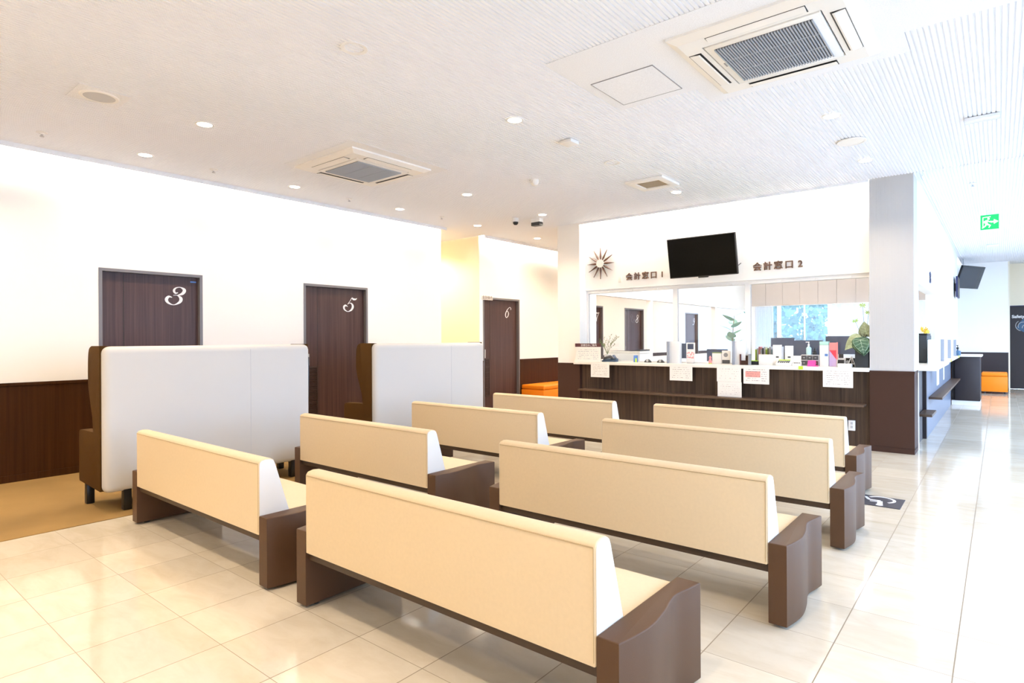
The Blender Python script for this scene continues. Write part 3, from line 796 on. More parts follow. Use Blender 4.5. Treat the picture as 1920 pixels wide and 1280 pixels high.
MB().box(-.09, .09, -.035, .035, 0, .13, b=.003).build('box', 'paper', t); MB().box(-.092, .092, -.037, .037, .131, .142, b=.002).build('lid', 'slab', t)
for x, y, w, h, lab in ((-2.30, 8.335, .11, .27, 'tall white upright holder with a small dark mark, next to the low white box'), (-2.155, 8.345, .10, .26, 'tall white upright holder beside the monitors, second from the low white box')):
    t = T('paper_holder', x, y, lab, 'paper holder', 'white upright paper holders')
    MB().box(-w/2, w/2, -.012, .012, 0, h, b=.002).build('panel', 'paper', t)
    MB().box(-w/2, w/2, -.035, .03, 0, .012, b=.002).build('foot', 'ltgrey', t)
    MB().box(-.015, .02, -.0135, -.012, .10, .12).build('mark', 'darkgrey', t, smooth=False)
# card terminal and keypad
t = T('card_terminal', -2.20, 8.265, 'white angled card terminal with small keys at the front of the counter', 'terminal')
MB().prism([(-.05, 0), (.05, 0), (.05, .075), (-.05, .03)], -.09, .10, 'x', b=.004).build('body', 'acwhite', t)
ky = MB()
for i in range(6):
    for j in range(2): ky.box(-.07+i*.025, -.052+i*.025, -.03+j*.03, -.012+j*.03, .036+j*.016, .050+j*.014)
ky.build('keys', 'darkgrey', t, smooth=False)
MB().box(-.07, .07, .03, .046, .065, .078).build('green_strip', 'lime', t, smooth=False)
t = T('card_terminal', -2.04, 8.275, 'low white card reader with round buttons beside the pink card', 'terminal')
MB().prism([(-.045, 0), (.045, 0), (.045, .055), (-.045, .025)], -.05, .05, 'x', b=.004).build('body', 'acwhite', t)
ky = MB()
for i in range(4): ky.box(-.036+i*.02, -.022+i*.02, -.02, -.004, .03, .044)
ky.build('keys', 'darkgrey', t, smooth=False)
# drawer tower, sanitizer, ornament
t = T('drawer_unit', -1.895, 8.345, 'grey six-drawer desktop organizer under the sanitizer bottle', 'drawer unit')
MB().box(-.105, .105, -.045, .035, 0, .145, b=.003).build('case', 'ltgrey', t)
for i in range(3):
    for j in range(2):
        d = MB().box(-.10+i*.068, -.037+i*.068, -.05, -.044, .012+j*.068, .068+j*.068, b=.002).build('drawer', 'maroon' if (i == 2 and j == 0) else 'darkgrey', t)
        MB().box(-.078+i*.068, -.058+i*.068, -.054, -.050, .035+j*.068, .043+j*.068).build('knob', 'ltgrey', d, smooth=False)
t = T('sanitizer_bottle', -1.915, 8.335, 'clear aqua pump bottle standing on the grey drawer organizer', 'bottle', z=ZT+.146)
MB().lathe([(.030, 0), (.032, .02), (.032, .085), (.012, .105), (.010, .115)], seg=18).build('bottle', 'aqua', t)
pm = MB().lathe([(.012, .112), (.012, .135), (.005, .137), (.005, .16)], seg=14); pm.box(-.035, .008, -.006, .006, .155, .167)
pm.build('pump', 'white', t)
t = T('ornament', -1.845, 8.335, 'tiny black cone tree ornament beside the pump bottle', 'ornament', z=ZT+.146)
MB().lathe([(.024, 0), (.026, .03), (.016, .035), (.019, .05), (.010, .055), (.012, .065), (.001, .09)], seg=12).build('cone', 'black', t)
t = T('pink_card', -1.86, 8.24, 'bright pink folded card standing before the drawer organizer', 'card')
MB().prism([(-.03, 0), (.012, .075), (.016, .075), (.03, 0), (.026, 0), (.013, .068), (-.026, 0)], -.045, .045, 'x').build('fold', 'pink', t, smooth=False)
t = T('sticky_note', -1.80, 8.225, 'small curled pink note lying beside the pink folded card', 'note')
MB().box(-.02, .02, -.012, .012, 0, .012, b=.002).build('sheet', 'pink', t)
# file boxes
t = T('file_box', -1.70, 8.335, 'white magazine file with a mint green top behind the windows', 'file box')
MB().box(-.08, .02, -.04, .04, 0, .27, b=.003).build('box', 'acwhite', t); MB().box(-.08, .02, -.041, .041, .272, .315, b=.002).build('tab_sheet', 'teal', t)
MB().box(-.02, .015, -.0425, -.04, .13, .16).build('label', 'blue', t, smooth=False)
t = T('magazine', -1.625, 8.33, 'red and pink patterned magazine standing upright by the white file', 'magazine')
MB().box(-.048, .030, -.008, .008, 0, .30, b=.001).build('cover', 'lilac', t)
MB().box(-.048, .030, -.0095, -.008, .205, .30).build('title_block', 'salmon', t, smooth=False)
MB().prism([(-.048, .205), (.03, .205), (.03, .09)], -.0096, -.008, 'y').build('title_wedge', 'red', t, smooth=False)
MB().box(.031, .048, -.008, .008, 0, .305, b=.001).build('spine', 'salmon', t)
t = T('small_calculator', -1.54, 8.33, 'grey desk calculator standing beside the patterned magazine', 'calculator')
MB().prism([(-.04, 0), (.04, 0), (.03, .10), (.0, .11)], -.05, .05, 'x', b=.003).build('body', 'ltgrey', t)
MB().prism([(-.03, .038), (-.012, .085), (-.014, .086), (-.033, .039)], -.035, .035, 'x').build('display', 'black', t, smooth=False)
MB().box(-.03, .02, -.043, -.034, .012, .03).build('green_key', 'lime', t, smooth=False)
t = T('cash_tray', -1.47, 8.185, 'flat grey cash tray at the foot of the charcoal vase', 'tray')
MB().box(-.075, .07, -.04, .04, 0, .012, b=.003).build('base', 'acwhite', t)
MB().box(-.075, .07, -.04, -.034, .012, .045).box(-.075, .07, .034, .04, .012, .045).box(-.075, -.07, -.034, .034, .012, .045).box(.065, .07, -.034, .034, .012, .045).build('rim', 'acwhite', t, smooth=False)
t = T('table_easel', -1.42, 8.285, 'tiny white A-frame easel next to the charcoal vase', 'easel')
es = MB().tube([(-.045, 0, 0), (0, .01, .14)], .005, 6).tube([(.045, 0, 0), (0, .01, .14)], .005, 6).tube([(0, .05, 0), (0, .01, .14)], .005, 6)
es.build('frame', 'white', t); MB().box(-.03, .03, -.006, .0, .035, .045).build('ledge', 'white', t, smooth=False)
t = T('desk_fan', -1.45, 8.35, 'small black round-faced device behind the A-frame easel', 'device')
MB().box(-.06, .06, -.012, .018, 0, .11, b=.006).build('body', 'black', t); MB().lathe([(.02, -.016), (.02, -.011)], (-.02, 0, .06), 16, 'y').build('dial', 'ltgrey', t)

# vase with anthurium leaves
t = T('leaf_vase', -1.295, 8.245, 'tall charcoal vase with big veined anthurium leaves beside the ribbed column', 'plant')
MB().box(-.072, .072, -.05, .05, 0, .215, b=.004).build('vase', 'vase', t)
def leaf(base, tip, width, nrm, m, name='leaf'):
    B, Tp = Vector(base), Vector(tip); d = Tp-B; L = d.length; d.normalize()
    n = Vector(nrm).normalized(); sd = d.cross(n).normalized(); n = sd.cross(d)
    prof = [(-.16, .0), (-.19, .16), (-.16, .30), (-.05, .43), (.10, .49), (.28, .47), (.5, .38), (.7, .25), (.86, .11), (1.0, .0)]
    P = spline(prof, 3); mb = MB(); rows = []
    for u, w in P:
        row = []
        for k in range(-3, 4):
            f_ = k/3; q = B + d*(L*u) + sd*(width*w*f_*1.0) + n*(-.10*L*(u-.4)**2 + .05*L*abs(f_)*w*1.5)
            row.append(mb.bm.verts.new(q))
        rows.append(row)
    for a, b_ in zip(rows, rows[1:]):
        for k in range(6):
            try: mb.bm.faces.new([a[k], a[k+1], b_[k+1], b_[k]])
            except ValueError: pass
    o = mb.build(name, m, t, ang=80)
    md = o.modifiers.new('thick', 'SOLIDIFY'); md.thickness = .0015
    v = MB()
    def S(u, f_): return B + d*(L*u) + sd*(width*f_) + n*(-.10*L*(u-.4)**2 + .05*L*abs(f_)*1.5 + .003)
    v.tube([S(u, 0) for u in (-.02, .2, .4, .6, .8, .95)], .0022, 5, .0008)
    for s_ in (-1, 1):
        for a, e in (((-.0), (-.10, .33)), (0.02, (.16, .44)), (.22, (.40, .38)), (.45, (.62, .26)), (.65, (.78, .15))):
            v.tube([S(a, 0), S((a+e[0])/2+.02, s_*e[1]*.55), S(e[0], s_*e[1])], .0014, 4, .0006)
        v.tube([S(-.10, s_*.33), S(.16, s_*.42), S(.40, s_*.36), S(.62, s_*.25), S(.80, s_*.12)], .0010, 4)
    v.build('vein', 'vein', o)
    return o
leaf((-.01, -.075, .335), (.035, -.125, .165), .20, (.35, -1, .35), 'leaf')
leaf((-.045, -.03, .36), (-.185, -.05, .21), .17, (-.2, -1, .5), 'leafpale')
leaf((.01, -.04, .30), (.03, -.09, .14), .24, (.1, -1, .2), 'leaf')
leaf((.045, .0, .40), (.02, -.03, .56), .20, (-.5, -1, .1), 'leafpale')
st = MB()
for e in ((-.01, -.07, .335), (-.045, -.03, .36), (.01, -.04, .30), (.045, 0, .40)): st.tube([(0, 0, .2), (e[0]*.5, e[1]*.3, .2+(e[2]-.2)*.7), e], .004, 6)
st.build('leaf_stem', 'stem', t)
for x, h, k in ((.005, .75, 0), (.065, .66, 1), (-.075, .565, 2)):
    s_ = MB().tube([(x*.2, .01, .2), (x*.4+.02, .01, .2+(h-.2)*.5), (x, 0, h)], .0028, 6, .0018).build('flower_stem', 'stem', t)
    m = MB(); rnd = random.Random(k+11)
    for i in range(8):
        a = 2*PI*i/8; d = Vector((math.cos(a)*.045, rnd.uniform(-.02, .0), math.sin(a)*.032+rnd.uniform(-.008, .014)))
        p = Vector((x, 0, h)); pr = Vector((-d.z, 0, d.x))*.16
        m.quad(p, p+d*.5+pr, p+d, p+d*.5-pr)
    m.build('sprout', 'sprout', s_, smooth=False)

# ================================================================== OFFICE THINGS behind the glass
def desk(x0, x1, y0, y1, label):
    t = thing('office_desk', (x0, y0, 0), label, 'desk', 'office desks behind the glass')
    w, d = x1-x0, y1-y0
    MB().box(0, w, 0, d, .70, .73, b=.003).build('desktop', 'desk', t)
    MB().box(.02, w-.02, d-.05, d-.03, .10, .70).build('modesty_panel', 'desk', t, smooth=False)
    for xx in (.03, w-.03):
        for yy in (.04, d-.08): MB().box(xx-.02, xx+.02, yy-.02, yy+.02, 0, .70).build('leg', 'ltgrey', t, smooth=False)
desk(-5.45, -3.95, 9.1, 9.8, 'white office desk carrying the white printer')
desk(-3.85, -2.55, 9.4, 10.6, 'white office desk in the middle of the glazed office')
desk(-2.50, -1.05, 9.35, 10.4, 'white office desk behind the charcoal vase and magazines')
t = thing('office_printer', (-5.12, 9.42, .731), 'low white printer with a dark lid edge on the office desk', 'printer')
MB().box(-.36, .34, -.2, .2, 0, .36, b=.012).build('body', 'acryl', t); MB().box(-.36, .34, -.19, .2, .362, .40, b=.006).build('lid', 'acwhite', t)
MB().prism([(-.30, .401), (.10, .401), (.34, .43), (.34, .401)], -.18, .18, 'y').build('feeder', 'darkgrey', t, smooth=False)
MB().box(-.15, .25, -.24, -.2, .06, .075).build('paper_tray', 'ltgrey', t, smooth=False)
def monitor(x, y, zc, w, h, label, rz=0, m='screenblue', base=.731):
    t = thing('computer_monitor', (x, y, base), label, 'monitor', 'computer monitors in the office', rz)
    MB().box(-w/2, w/2, -.02, .02, zc-base-h/2, zc-base+h/2, b=.006).build('housing', m, t)
    MB().box(-w/2+.012, w/2-.012, .0205, .023, zc-base-h/2+.014, zc-base+h/2-.012).build('screen', 'black', t, smooth=False)
    MB().box(-.03, .03, -.015, .015, .01, zc-base-h/2+.02).build('neck', 'black', t, smooth=False)
    MB().box(-.11, .11, -.08, .08, 0, .012, b=.003).build('base', 'black', t)
monitor(-4.19, 9.5, 1.14, .30, .25, 'small dark monitor beside the first white counter board')
monitor(-3.58, 9.6, 1.07, .34, .20, 'low wide monitor back behind the flower poster stand')
monitor(-2.76, 10.3, 1.24, .36, .22, 'slate monitor back nearest the blue window, left of the pair', 0)
monitor(-2.30, 9.95, 1.19, .42, .24, 'slate monitor back behind the two white paper holders')
monitor(-1.78, 9.62, 1.24, .40, .26, 'slate monitor back behind the red and pink magazine')
# blue chair-like dark strip and rubber plant
t = thing('rubber_plant', (-3.95, 11.4, 0), 'tall pale broad-leaved plant deep inside the glazed office', 'plant')
MB().lathe([(.12, 0), (.16, .30), (.16, .32)], seg=20).build('pot', 'white', t)
MB().tube([(0, 0, .3), (.02, 0, .9), (-.01, 0, 1.35), (.03, 0, 1.78)], .014, 8, .007).build('trunk', 'bark', t)
_keep = t
for i in range(9):
    a = i*2.4; z = 1.25 + i*.065
    b0 = (math.cos(a)*.05, math.sin(a)*.05, z); e0 = (math.cos(a)*.27, math.sin(a)*.27, z+.10)
    o = leaf(b0, e0, .17, (0, 0, 1), 'outleaf')
# ceiling tubes in the office
for x, y, lab in ((-4.7, 10.6, 'glowing tube light in the office ceiling over the printer'), (-3.0, 10.6, 'glowing tube light in the office ceiling over the monitors'), (-1.6, 12.5, 'glowing tube light in the office ceiling toward the hall'), (-4.0, 14.5, 'glowing tube light in the office ceiling near the blue window')):
    t = thing('tube_light', (x, y, CE-.05), lab, 'ceiling light', 'office tube lights')
    MB().box(-.6, .6, -.06, .06, .02, .049, b=.004).build('housing', 'white', t)
    MB().box(-.58, .58, -.035, .035, -.012, .019, b=.01).build('tube', 'officelamp', t)
def curtain(x0, x1, label):
    t = thing('window_curtain', (x0, 17.05, 0), label, 'curtain', 'white curtains at the office window')
    n = 60; front = [(i/n*(x1-x0), .022*math.sin(i*1.35)) for i in range(n+1)]
    outl = front + [(p[0], p[1]+.006) for p in front[::-1]]
    MB().prism(outl, .93, 2.2, 'z').build('cloth', curtain_mat, t, ang=60)
    MB().tube([(0, .0, 2.215), (x1-x0, .0, 2.215)], .012).box(.05, .08, 0, .149, 2.205, 2.232).box(x1-x0-.08, x1-x0-.05, 0, .149, 2.205, 2.232).build('rail', 'white', t)
curtain_mat = mat('curtain_cloth', (.90, .91, .93), .9, .1)
_nt = curtain_mat.node_tree; _tr = _nt.nodes.new('ShaderNodeBsdfTranslucent'); _tr.inputs[0].default_value = (.92, .94, .97, 1)
_mx = _nt.nodes.new('ShaderNodeMixShader'); _mx.inputs[0].default_value = .6
_nt.links.new(_nt.nodes['Principled BSDF'].outputs[0], _mx.inputs[1]); _nt.links.new(_tr.outputs[0], _mx.inputs[2]); _nt.links.new(_mx.outputs[0], _nt.nodes['Material Output'].inputs[0])
curtain(-5.28, -4.80, 'white curtain drawn at the office window left of the bluish trees')
curtain(-3.36, -1.14, 'broad white curtain drawn at the office window behind the charcoal vase')
# trees outside the office window
def tree(x, y, h, label, seed):
    t = thing('garden_tree', (x, y, -.06), label, 'tree', 'trees outside the office window')
    MB().tube([(0, 0, 0), (.05, 0, h*.4), (0, .05, h*.8)], .09, 8, .03).build('trunk', 'bark', t)
    rnd = random.Random(seed); m = MB()
    for i in range(900):
        a = rnd.uniform(0, 2*PI); r = rnd.uniform(.1, 1.0)*1.1; z = rnd.uniform(.25, 1.05)*h
        r *= max(.2, 1-abs(z/h-.6)*1.2)
        c = Vector((r*math.cos(a), r*math.sin(a), z)); u_ = Vector((rnd.uniform(-1, 1), rnd.uniform(-1, 1), rnd.uniform(-1, 1))).normalized()*.13
        v_ = u_.cross(Vector((rnd.uniform(-1, 1), rnd.uniform(-1, 1), .3))).normalized()*.09
        m.quad(c-u_, c+v_, c+u_, c-v_)
    m.build('foliage', 'outleaf', t, smooth=False)
tree(-4.6, 20.6, 3.6, 'bluish tree outside the office window, at the mullion', 1)
tree(-2.6, 22.4, 4.2, 'bluish tree outside the office window, behind the sanitizer bottle', 2)
tree(-6.6, 23.5, 4.0, 'bluish tree outside the office window, farthest from the hall', 3)

# ================================================================== HALL SIDE OF THE ISLAND
t = thing('service_desk', (-.79, 8.62, 0), 'white-topped service counter with a low shelf along the hall side of the office', 'counter')
MB().box(-.30, .20, .03, 2.37, .942, .985, b=.004).box(-.085, .17, 2.385, 6.05, .942, .985, b=.004).build('countertop', 'slab', t)
MB().box(.001, .03, 1.02, 6.0, .0, .94).build('front_panel', mat('hall_front_daylit', (.16, .19, .26), .35), t, smooth=False)  # dark panel with blue daylight put into its colour
MB().box(-.06, .03, .93, 1.018, .0, .94).build('end_face', 'hallpanel', t, smooth=False)
MB().box(.031, .185, 1.25, 6.0, .50, .53, b=.003).build('shelf', 'shelf', t)
MB().box(.0, .14, .30, .925, .36, .39, b=.003).build('low_shelf', 'shelf', t)
t = thing('hall_counter', (-.30, 14.72, 0), 'dark laminate end counter with a white plinth and top in the hall', 'counter')
MB().box(-.40, 0, 0, .9, .09, .955, b=.002).build('carcass', 'hallpanel', t)
MB().box(-.455, -.403, .05, .9, .09, .955).build('side_panel', 'hallpanel', t, smooth=False)
MB().box(-.455, -.008, .012, .9, 0, .088).build('plinth', 'white', t, smooth=False)
MB().box(-.455, .03, -.03, .92, .957, .99, b=.003).build('countertop', 'slab', t)
# screens on the hall counter
for i, (y0, y1, z1, lab) in enumerate(((9.06, 11.0, 1.315, 'broad white screen board standing on the hall side counter'), (11.35, 12.6, 1.305, 'white screen board on the hall counter, second after the broad one'), (12.9, 14.2, 1.30, 'white screen board on the hall counter, farthest from the column'))):
    t = thing('counter_partition', (-.70, y0, .985), lab, 'partition', 'white screens on the hall side counter')
    MB().box(-.006, .006, 0, y1-y0, 0, z1-.985, b=.002).build('board', 'acryl', t)
    MB().box(-.02, .05, y1-y0+.002, y1-y0+.02, 0, z1-.985).build('edge_post', 'grey', t, smooth=False)
t = thing('payment_machine', (-.87, 10.13, .986), 'black payment machine with a pink label under yellow flowers', 'machine')
MB().prism([(-.02, 0), (.74, 0), (.74, .39), (.10, .39), (-.02, .20)], -.12, .07, 'x', b=.008).build('casing', 'vase', t)
MB().box(.0705, .074, .36, .46, .18, .28).build('label', 'pink', t, smooth=False)
MB().box(.0705, .073, .15, .30, .10, .34).build('screen', 'screen', t, smooth=False)
t = thing('flower_bunch', (-.85, 10.50, 1.377), 'bunch of bright yellow flowers on top of the black payment machine', 'flowers')
MB().box(-.06, .05, -.25, .28, 0, .025, b=.006).build('trough', 'black', t)
rnd = random.Random(9)
for i in range(16):
    c = Vector((rnd.uniform(-.04, .05), rnd.uniform(-.27, .30), rnd.uniform(.04, .10)))
    m = MB()
    for k in range(6):
        a = 2*PI*k/6+rnd.random(); d = Vector((math.cos(a)*.012, math.cos(a)*.03, math.sin(a)*.034)); n_ = Vector((.010, -d.z*.4, d.y*.4))
        m.quad(c, c+d*.6+n_, c+d, c+d*.6-n_)
    m.tube([(c.x, c.y, .02), tuple(c)], .003, 5)
    m.build('blossom', 'yellow', t, smooth=False)
for i, (y, z0, z1, lab) in enumerate(((8.70, .77, .98, 'white paper strip hanging from the hall counter end'), (10.25, .75, .95, 'white paper strip hanging from the hall counter, second from the column'))):
    o = MB().box(0, .003, 0, .14 if i else .30, z0-z1, 0).build('paper_notice', 'paper', smooth=False, loc=(-.588 if i == 0 else -.618, y, z1))
    tag(o, lab, 'notice', 'paper strips on the hall counter')
for y, lab in ((11.9, 'lime green tab on the hall counter edge, first from the column'), (14.3, 'lime green tab on the hall counter edge, farther along')):
    o = MB().box(0, .006, 0, .22, -.035, .01).build('edge_tab', 'lime', smooth=False, loc=(-.619, y, .982)); tag(o, lab, 'tab', 'lime tabs on the hall counter')
t = thing('pump_bottle', (-.64, 14.45, .986), 'dark blue pump bottle on the hall counter', 'bottle')
MB().lathe([(.05, 0), (.05, .09), (.015, .10), (.012, .12)], seg=16).build('bottle', 'mapblue', t); MB().lathe([(.02, .121), (.02, .16), (.006, .165), (.006, .20)], seg=12).box(-.06, .01, -.008, .008, .19, .205).build('pump', 'black', t)
# hanging and wall televisions in the hall
t = thing('hanging_television', (-.534, 17.915, 2.768), 'flat television hanging tilted from the hall ceiling', 'television')
yw, ti = 1.1302, .3254
t.rotation_mode = 'QUATERNION'
n_ = Vector((math.sin(yw)*math.cos(ti), -math.cos(yw)*math.cos(ti), -math.sin(ti))); r_ = Vector((math.cos(yw), math.sin(yw), 0)); u_ = n_.cross(r_)
t.rotation_quaternion = Matrix((r_, -n_, u_)).transposed().to_quaternion()
MB().box(-.472, .472, 0, .045, -.271, .271, b=.006).build('casing', 'black', t)
MB().box(-.458, .458, -.004, -.0005, -.255, .258).build('screen', mat('tv_glossy', (.03, .05, .08), .12, .8), t, smooth=False)
_inv = Matrix((r_, -n_, u_))
_lp = [_inv @ (Vector(p) - Vector((-.534, 17.915, 2.768))) for p in ((-.68, 17.99, CE), (-.68, 17.99, 2.98), (-.62, 17.99, 2.86))]
MB().tube([tuple(p) for p in _lp], .013).build('ceiling_pole', 'ltgrey', t)
t = thing('wall_television', (-.762, 15.7, 2.40), 'thin dark television seen edge-on along the hall wall', 'television')
MB().box(.04, .075, 0, .75, -.20, .24, b=.004).build('casing', 'navy', t); MB().box(0, .04, .2, .5, -.06, .10).build('bracket', 'darkgrey', t, smooth=False)
MB().box(.075, .077, .015, .735, -.185, .225).build('screen', 'black', t, smooth=False)
t = thing('wall_lettering', (-.762, 10.05, 2.12), 'small dark raised character high on the hall wall beside the column', 'lettering')
k = text_mesh('character', '窓', .17, .006, 'navy', t, .003); k.rotation_euler = (PI/2, 0, PI/2); k.location = (.006, .12, .0)
# exit sign
t = thing('exit_sign', (-.11, 11.3, 2.94), 'green illuminated exit sign with a running figure and arrow under the hall ceiling', 'exit sign')
MB().box(-.112, .112, 0, .05, 0, .226, b=.004).build('housing', 'white', t)
MB().box(-.107, .107, -.004, -.0005, .004, .220).build('panel', 'green', t, smooth=False)
MB().box(-.03, .03, .01, .04, .227, .289).build('ceiling_mount', 'white', t, smooth=False)
pg = MB()
def ex(u, v, tt): return (u, -.0045-tt, v)
pg.ribbon([(-.078, .04), (-.078, .185), (.012, .19)], [.012]*3, ex, .0015)
pg.lathe([(.014, -.0062), (.014, -.0045)], (-.012, 0, .162), 14, 'y')
pg.ribbon([(-.03, .14), (-.04, .10), (-.02, .075)], [.03, .028, .022], ex, .0016)
pg.ribbon([(-.02, .075), (.008, .065), (-.008, .03)], [.02, .016, .012], ex, .0014)
pg.ribbon([(-.036, .09), (-.052, .055), (-.088, .028)], [.02, .016, .012], ex, .0013)
pg.ribbon([(-.03, .14), (.0, .115), (.02, .125)], [.012]*3, ex, .0012)
pg.ribbon([(-.035, .138), (-.062, .125), (-.06, .10)], [.012]*3, ex, .0011)
pg.ribbon([(.012, .112), (.055, .114)], [.022, .022], ex, .0015)
pg.ribbon([(.05, .114), (.1, .114)], [.07, .004], ex, .0017)
pg.build('pictogram', 'exitwhite', t, smooth=False)
# wheelchair floor mark
t = thing('floor_mark', (-.788, 5.675, .001), 'dark square floor mark with a white wheelchair symbol beside the end of a bench', 'floor mark')
MB().box(-.176, .176, -.172, .172, 0, .003).build('square', 'matblack', t, smooth=False)
w_ = MB()
def fl(u, v, tt): return (-u, -v, .0032+tt)
w_.lathe([(.026, .0032), (.026, .0044)], (.03, -.125, 0), 16)
w_.ribbon([(-.03, .10), (-.018, .0)], [.04, .036], fl, .0010)
w_.ribbon([(-.018, .03), (.05, .03)], [.018, .018], fl, .0012)
w_.ribbon([(-.02, -.012), (.065, -.014)], [.028, .026], fl, .0013)
w_.ribbon([(.062, -.014), (.10, -.10), (.14, -.095)], [.026, .024, .02], fl, .0011)
arc = [(-.015+.098*math.cos(a), -.055+.098*math.sin(a)) for a in [2.25+i*(5.75-2.25)/18 for i in range(19)]]
w_.ribbon(arc, [.022]*19, fl, .0009)
w_.build('wheelchair_symbol', 'number', t, smooth=False)

# ================================================================== CEILING THINGS
# downlights
LX = {'a': -6.711, 'b': -5.372, 'c': -3.231, 'd': -1.103}; LY = [2.33+i*1.643 for i in range(5)]
def spot(x, y, e=DOWN_W, size=130, blend=.7):
    l = bpy.data.lights.new('downlight_or_fill', 'SPOT'); l.energy = e; l.color = WARM; l.spot_size = math.radians(size); l.spot_blend = blend; l.shadow_soft_size = .05
    o = bpy.data.objects.new('downlight_or_fill', l); COL.objects.link(o); o.location = (x, y, CE-.012); return o
DL = [
 ('b', 0, 'lit recessed downlight left of the near cassette, farther out from the cove wall'), ('a', 0, 'lit recessed downlight by the cove wall, nearest the camera of the wall row'),
 ('a', 1, 'lit recessed downlight by the cove wall, just beyond the cassette over the sofas'), ('a', 2, 'lit recessed downlight by the cove wall, above the door numbered 5'),
 ('b', 2, 'lit recessed downlight past the cassette, second row from the cove wall'), ('c', 1, 'lit recessed downlight in mid ceiling, large, beside the white box detector'),
 ('a', 3, 'lit recessed downlight at the end of the cove wall by the passage'), ('b', 3, 'lit recessed downlight near the dark camera by the pilaster'),
 ('a', 4, 'lit recessed downlight in the corridor by the pilaster top'), ('d', 2, 'lit recessed downlight beyond the large cassette over the aisle'),
 ('d', 3, 'lit recessed downlight just before the ribbed column top'), ('c', 3, 'lit recessed downlight beside the small square vent'),
]
first = None
for c, j, lab in DL:
    p = (LX[c], LY[j], CE)
    if first is None:
        first = thing('downlight', p, lab, 'downlight', 'lit recessed downlights')
        MB().lathe([(.060, -.004), (.075, -.005), (.077, .0), (.060, .0), (.060, -.004)], seg=28, cap=False).build('trim_ring', 'white', first)
        MB().lathe([(.059, -.0035), (.059, .001)], seg=28).build('lens', 'lamp', first)
    else: dup(first, p, lab, 'lit recessed downlights')
    spot(p[0], p[1], *((DOWN_W*1.0, 172, 1.0) if c == 'a' else (DOWN_W, 130, .7)))
for x in LX.values():
    for j in (-1, -2, -3): spot(x, 2.33+j*1.643)
spot(-7.9, 7.35, 22); spot(-8.8, 7.35, 22)  # unseen spots without fittings, added to brighten the passage wall
for x, y in ((LX['b'], LY[4]), (-6.3, 9.6), (-6.3, 11), (-6.3, 12.5), (-6.3, 15.5), (-6.3, 14), (-6.3, 17), (-8.4, 7.5), (-9.6, 7.5), (.6, 11), (.6, 14), (.6, 17), (.6, 4), (.6, 1)): spot(x, y)  # unseen spots without fittings, added to light corridor, passage and hall
# unlit downlights
for x, y, lab in ((-3.229, 2.333, 'unlit recessed downlight in line with the bright one in mid ceiling'), (-3.216, 5.603, 'unlit recessed downlight between the sensor and the small square vent')):
    t = thing('unlit_downlight', (x, y, CE), lab, 'downlight', 'unlit recessed downlights')
    MB().lathe([(.062, -.003), (.085, -.006), (.088, 0), (.062, 0), (.062, -.003)], seg=28, cap=False).build('trim_ring', 'white', t)
    MB().lathe([(.0615, -.002), (.05, .035), (.01, .05)], seg=24, cap=False).build('reflector', 'acwhite', t)
# speakers
for x, y, lab, sq in ((-5.367, 1.548, 'round ceiling speaker in a square board near the cove wall', 1), (-1.097, 6.46, 'faint round ceiling speaker near the ribbed column', 0)):
    t = thing('ceiling_speaker', (x, y, CE), lab, 'speaker', 'round ceiling speakers')
    if sq: MB().box(-.17, .17, -.17, .17, -.004, 0).build('board', 'speck', t, smooth=False)
    MB().lathe([(.105, -.012), (.125, -.012), (.13, -.004), (.105, -.004), (.105, -.012)], seg=36, cap=False).build('rim', 'acwhite', t)
    MB().lathe([(.104, -.010), (.104, -.0045)], seg=36).build('grille', 'ltgrey' if sq else 'acwhite', t)
# detectors and sprinklers
t = thing('ceiling_detector', (-3.176, 4.72, CE), 'white rectangular box detector on the mid ceiling', 'detector')
MB().box(-.07, .07, -.07, .07, -.035, -.002, b=.008).build('cover', 'white', t); MB().box(-.05, .05, -.05, .05, -.002, 0).build('base', 'grey', t, smooth=False)
t = thing('ceiling_sensor', (-4.27, 5.611, CE), 'bulbous cream motion sensor on the ceiling past the cassette', 'sensor')
MB().lathe([(.052, 0), (.052, -.02), (.05, -.04), (.034, -.065), (.01, -.075)], seg=20).build('dome', 'acwhite', t); MB().box(-.02, .02, -.055, -.045, -.05, -.02).build('lens', 'clockface', t, smooth=False)
for x, y, lab in ((-6.69, 1.49, 'small sprinkler head by the cove wall, nearest one'), (-6.70, 3.0, 'small white ceiling detector by the cove wall before the cassette'), (-6.72, 4.768, 'small sprinkler plate by the cove wall above the door numbered 5'), (-6.64, 6.38, 'small sprinkler plate by the end of the cove wall'), (-.25, 9.2, 'small sprinkler plate on the hall ceiling above the exit sign'), (-.22, 12.6, 'small sprinkler plate on the hall ceiling beyond the exit sign')):
    t = thing('sprinkler_head', (x, y, CE), lab, 'sprinkler', 'small ceiling heads')
    MB().lathe([(.040, 0), (.044, -.006), (.02, -.012), (.018, -.02)], seg=18).build('plate', 'white', t)
    MB().lathe([(.010, -.02), (.010, -.034), (.018, -.036), (.016, -.040)], seg=12).build('nozzle', 'ltgrey', t)
t = thing('dome_camera', (-5.85, 7.2, CE), 'white dome camera with a dark lens hanging near the pilaster', 'camera')
MB().lathe([(.05, 0), (.05, -.055), (.045, -.06)], seg=20).build('housing', 'white', t); MB().lathe([(.042, -.061), (.040, -.085), (.022, -.105), (.004, -.108)], seg=20).build('dome', 'black', t)
t = thing('box_camera', (-5.62, 7.45, CE), 'boxy white ceiling camera with a black front beside the dome camera', 'camera')
MB().box(-.085, .085, -.05, .05, -.06, 0, b=.005).build('housing', 'white', t); MB().box(-.08, .08, -.052, .045, -.115, -.061, b=.004).build('black_front', 'black', t)
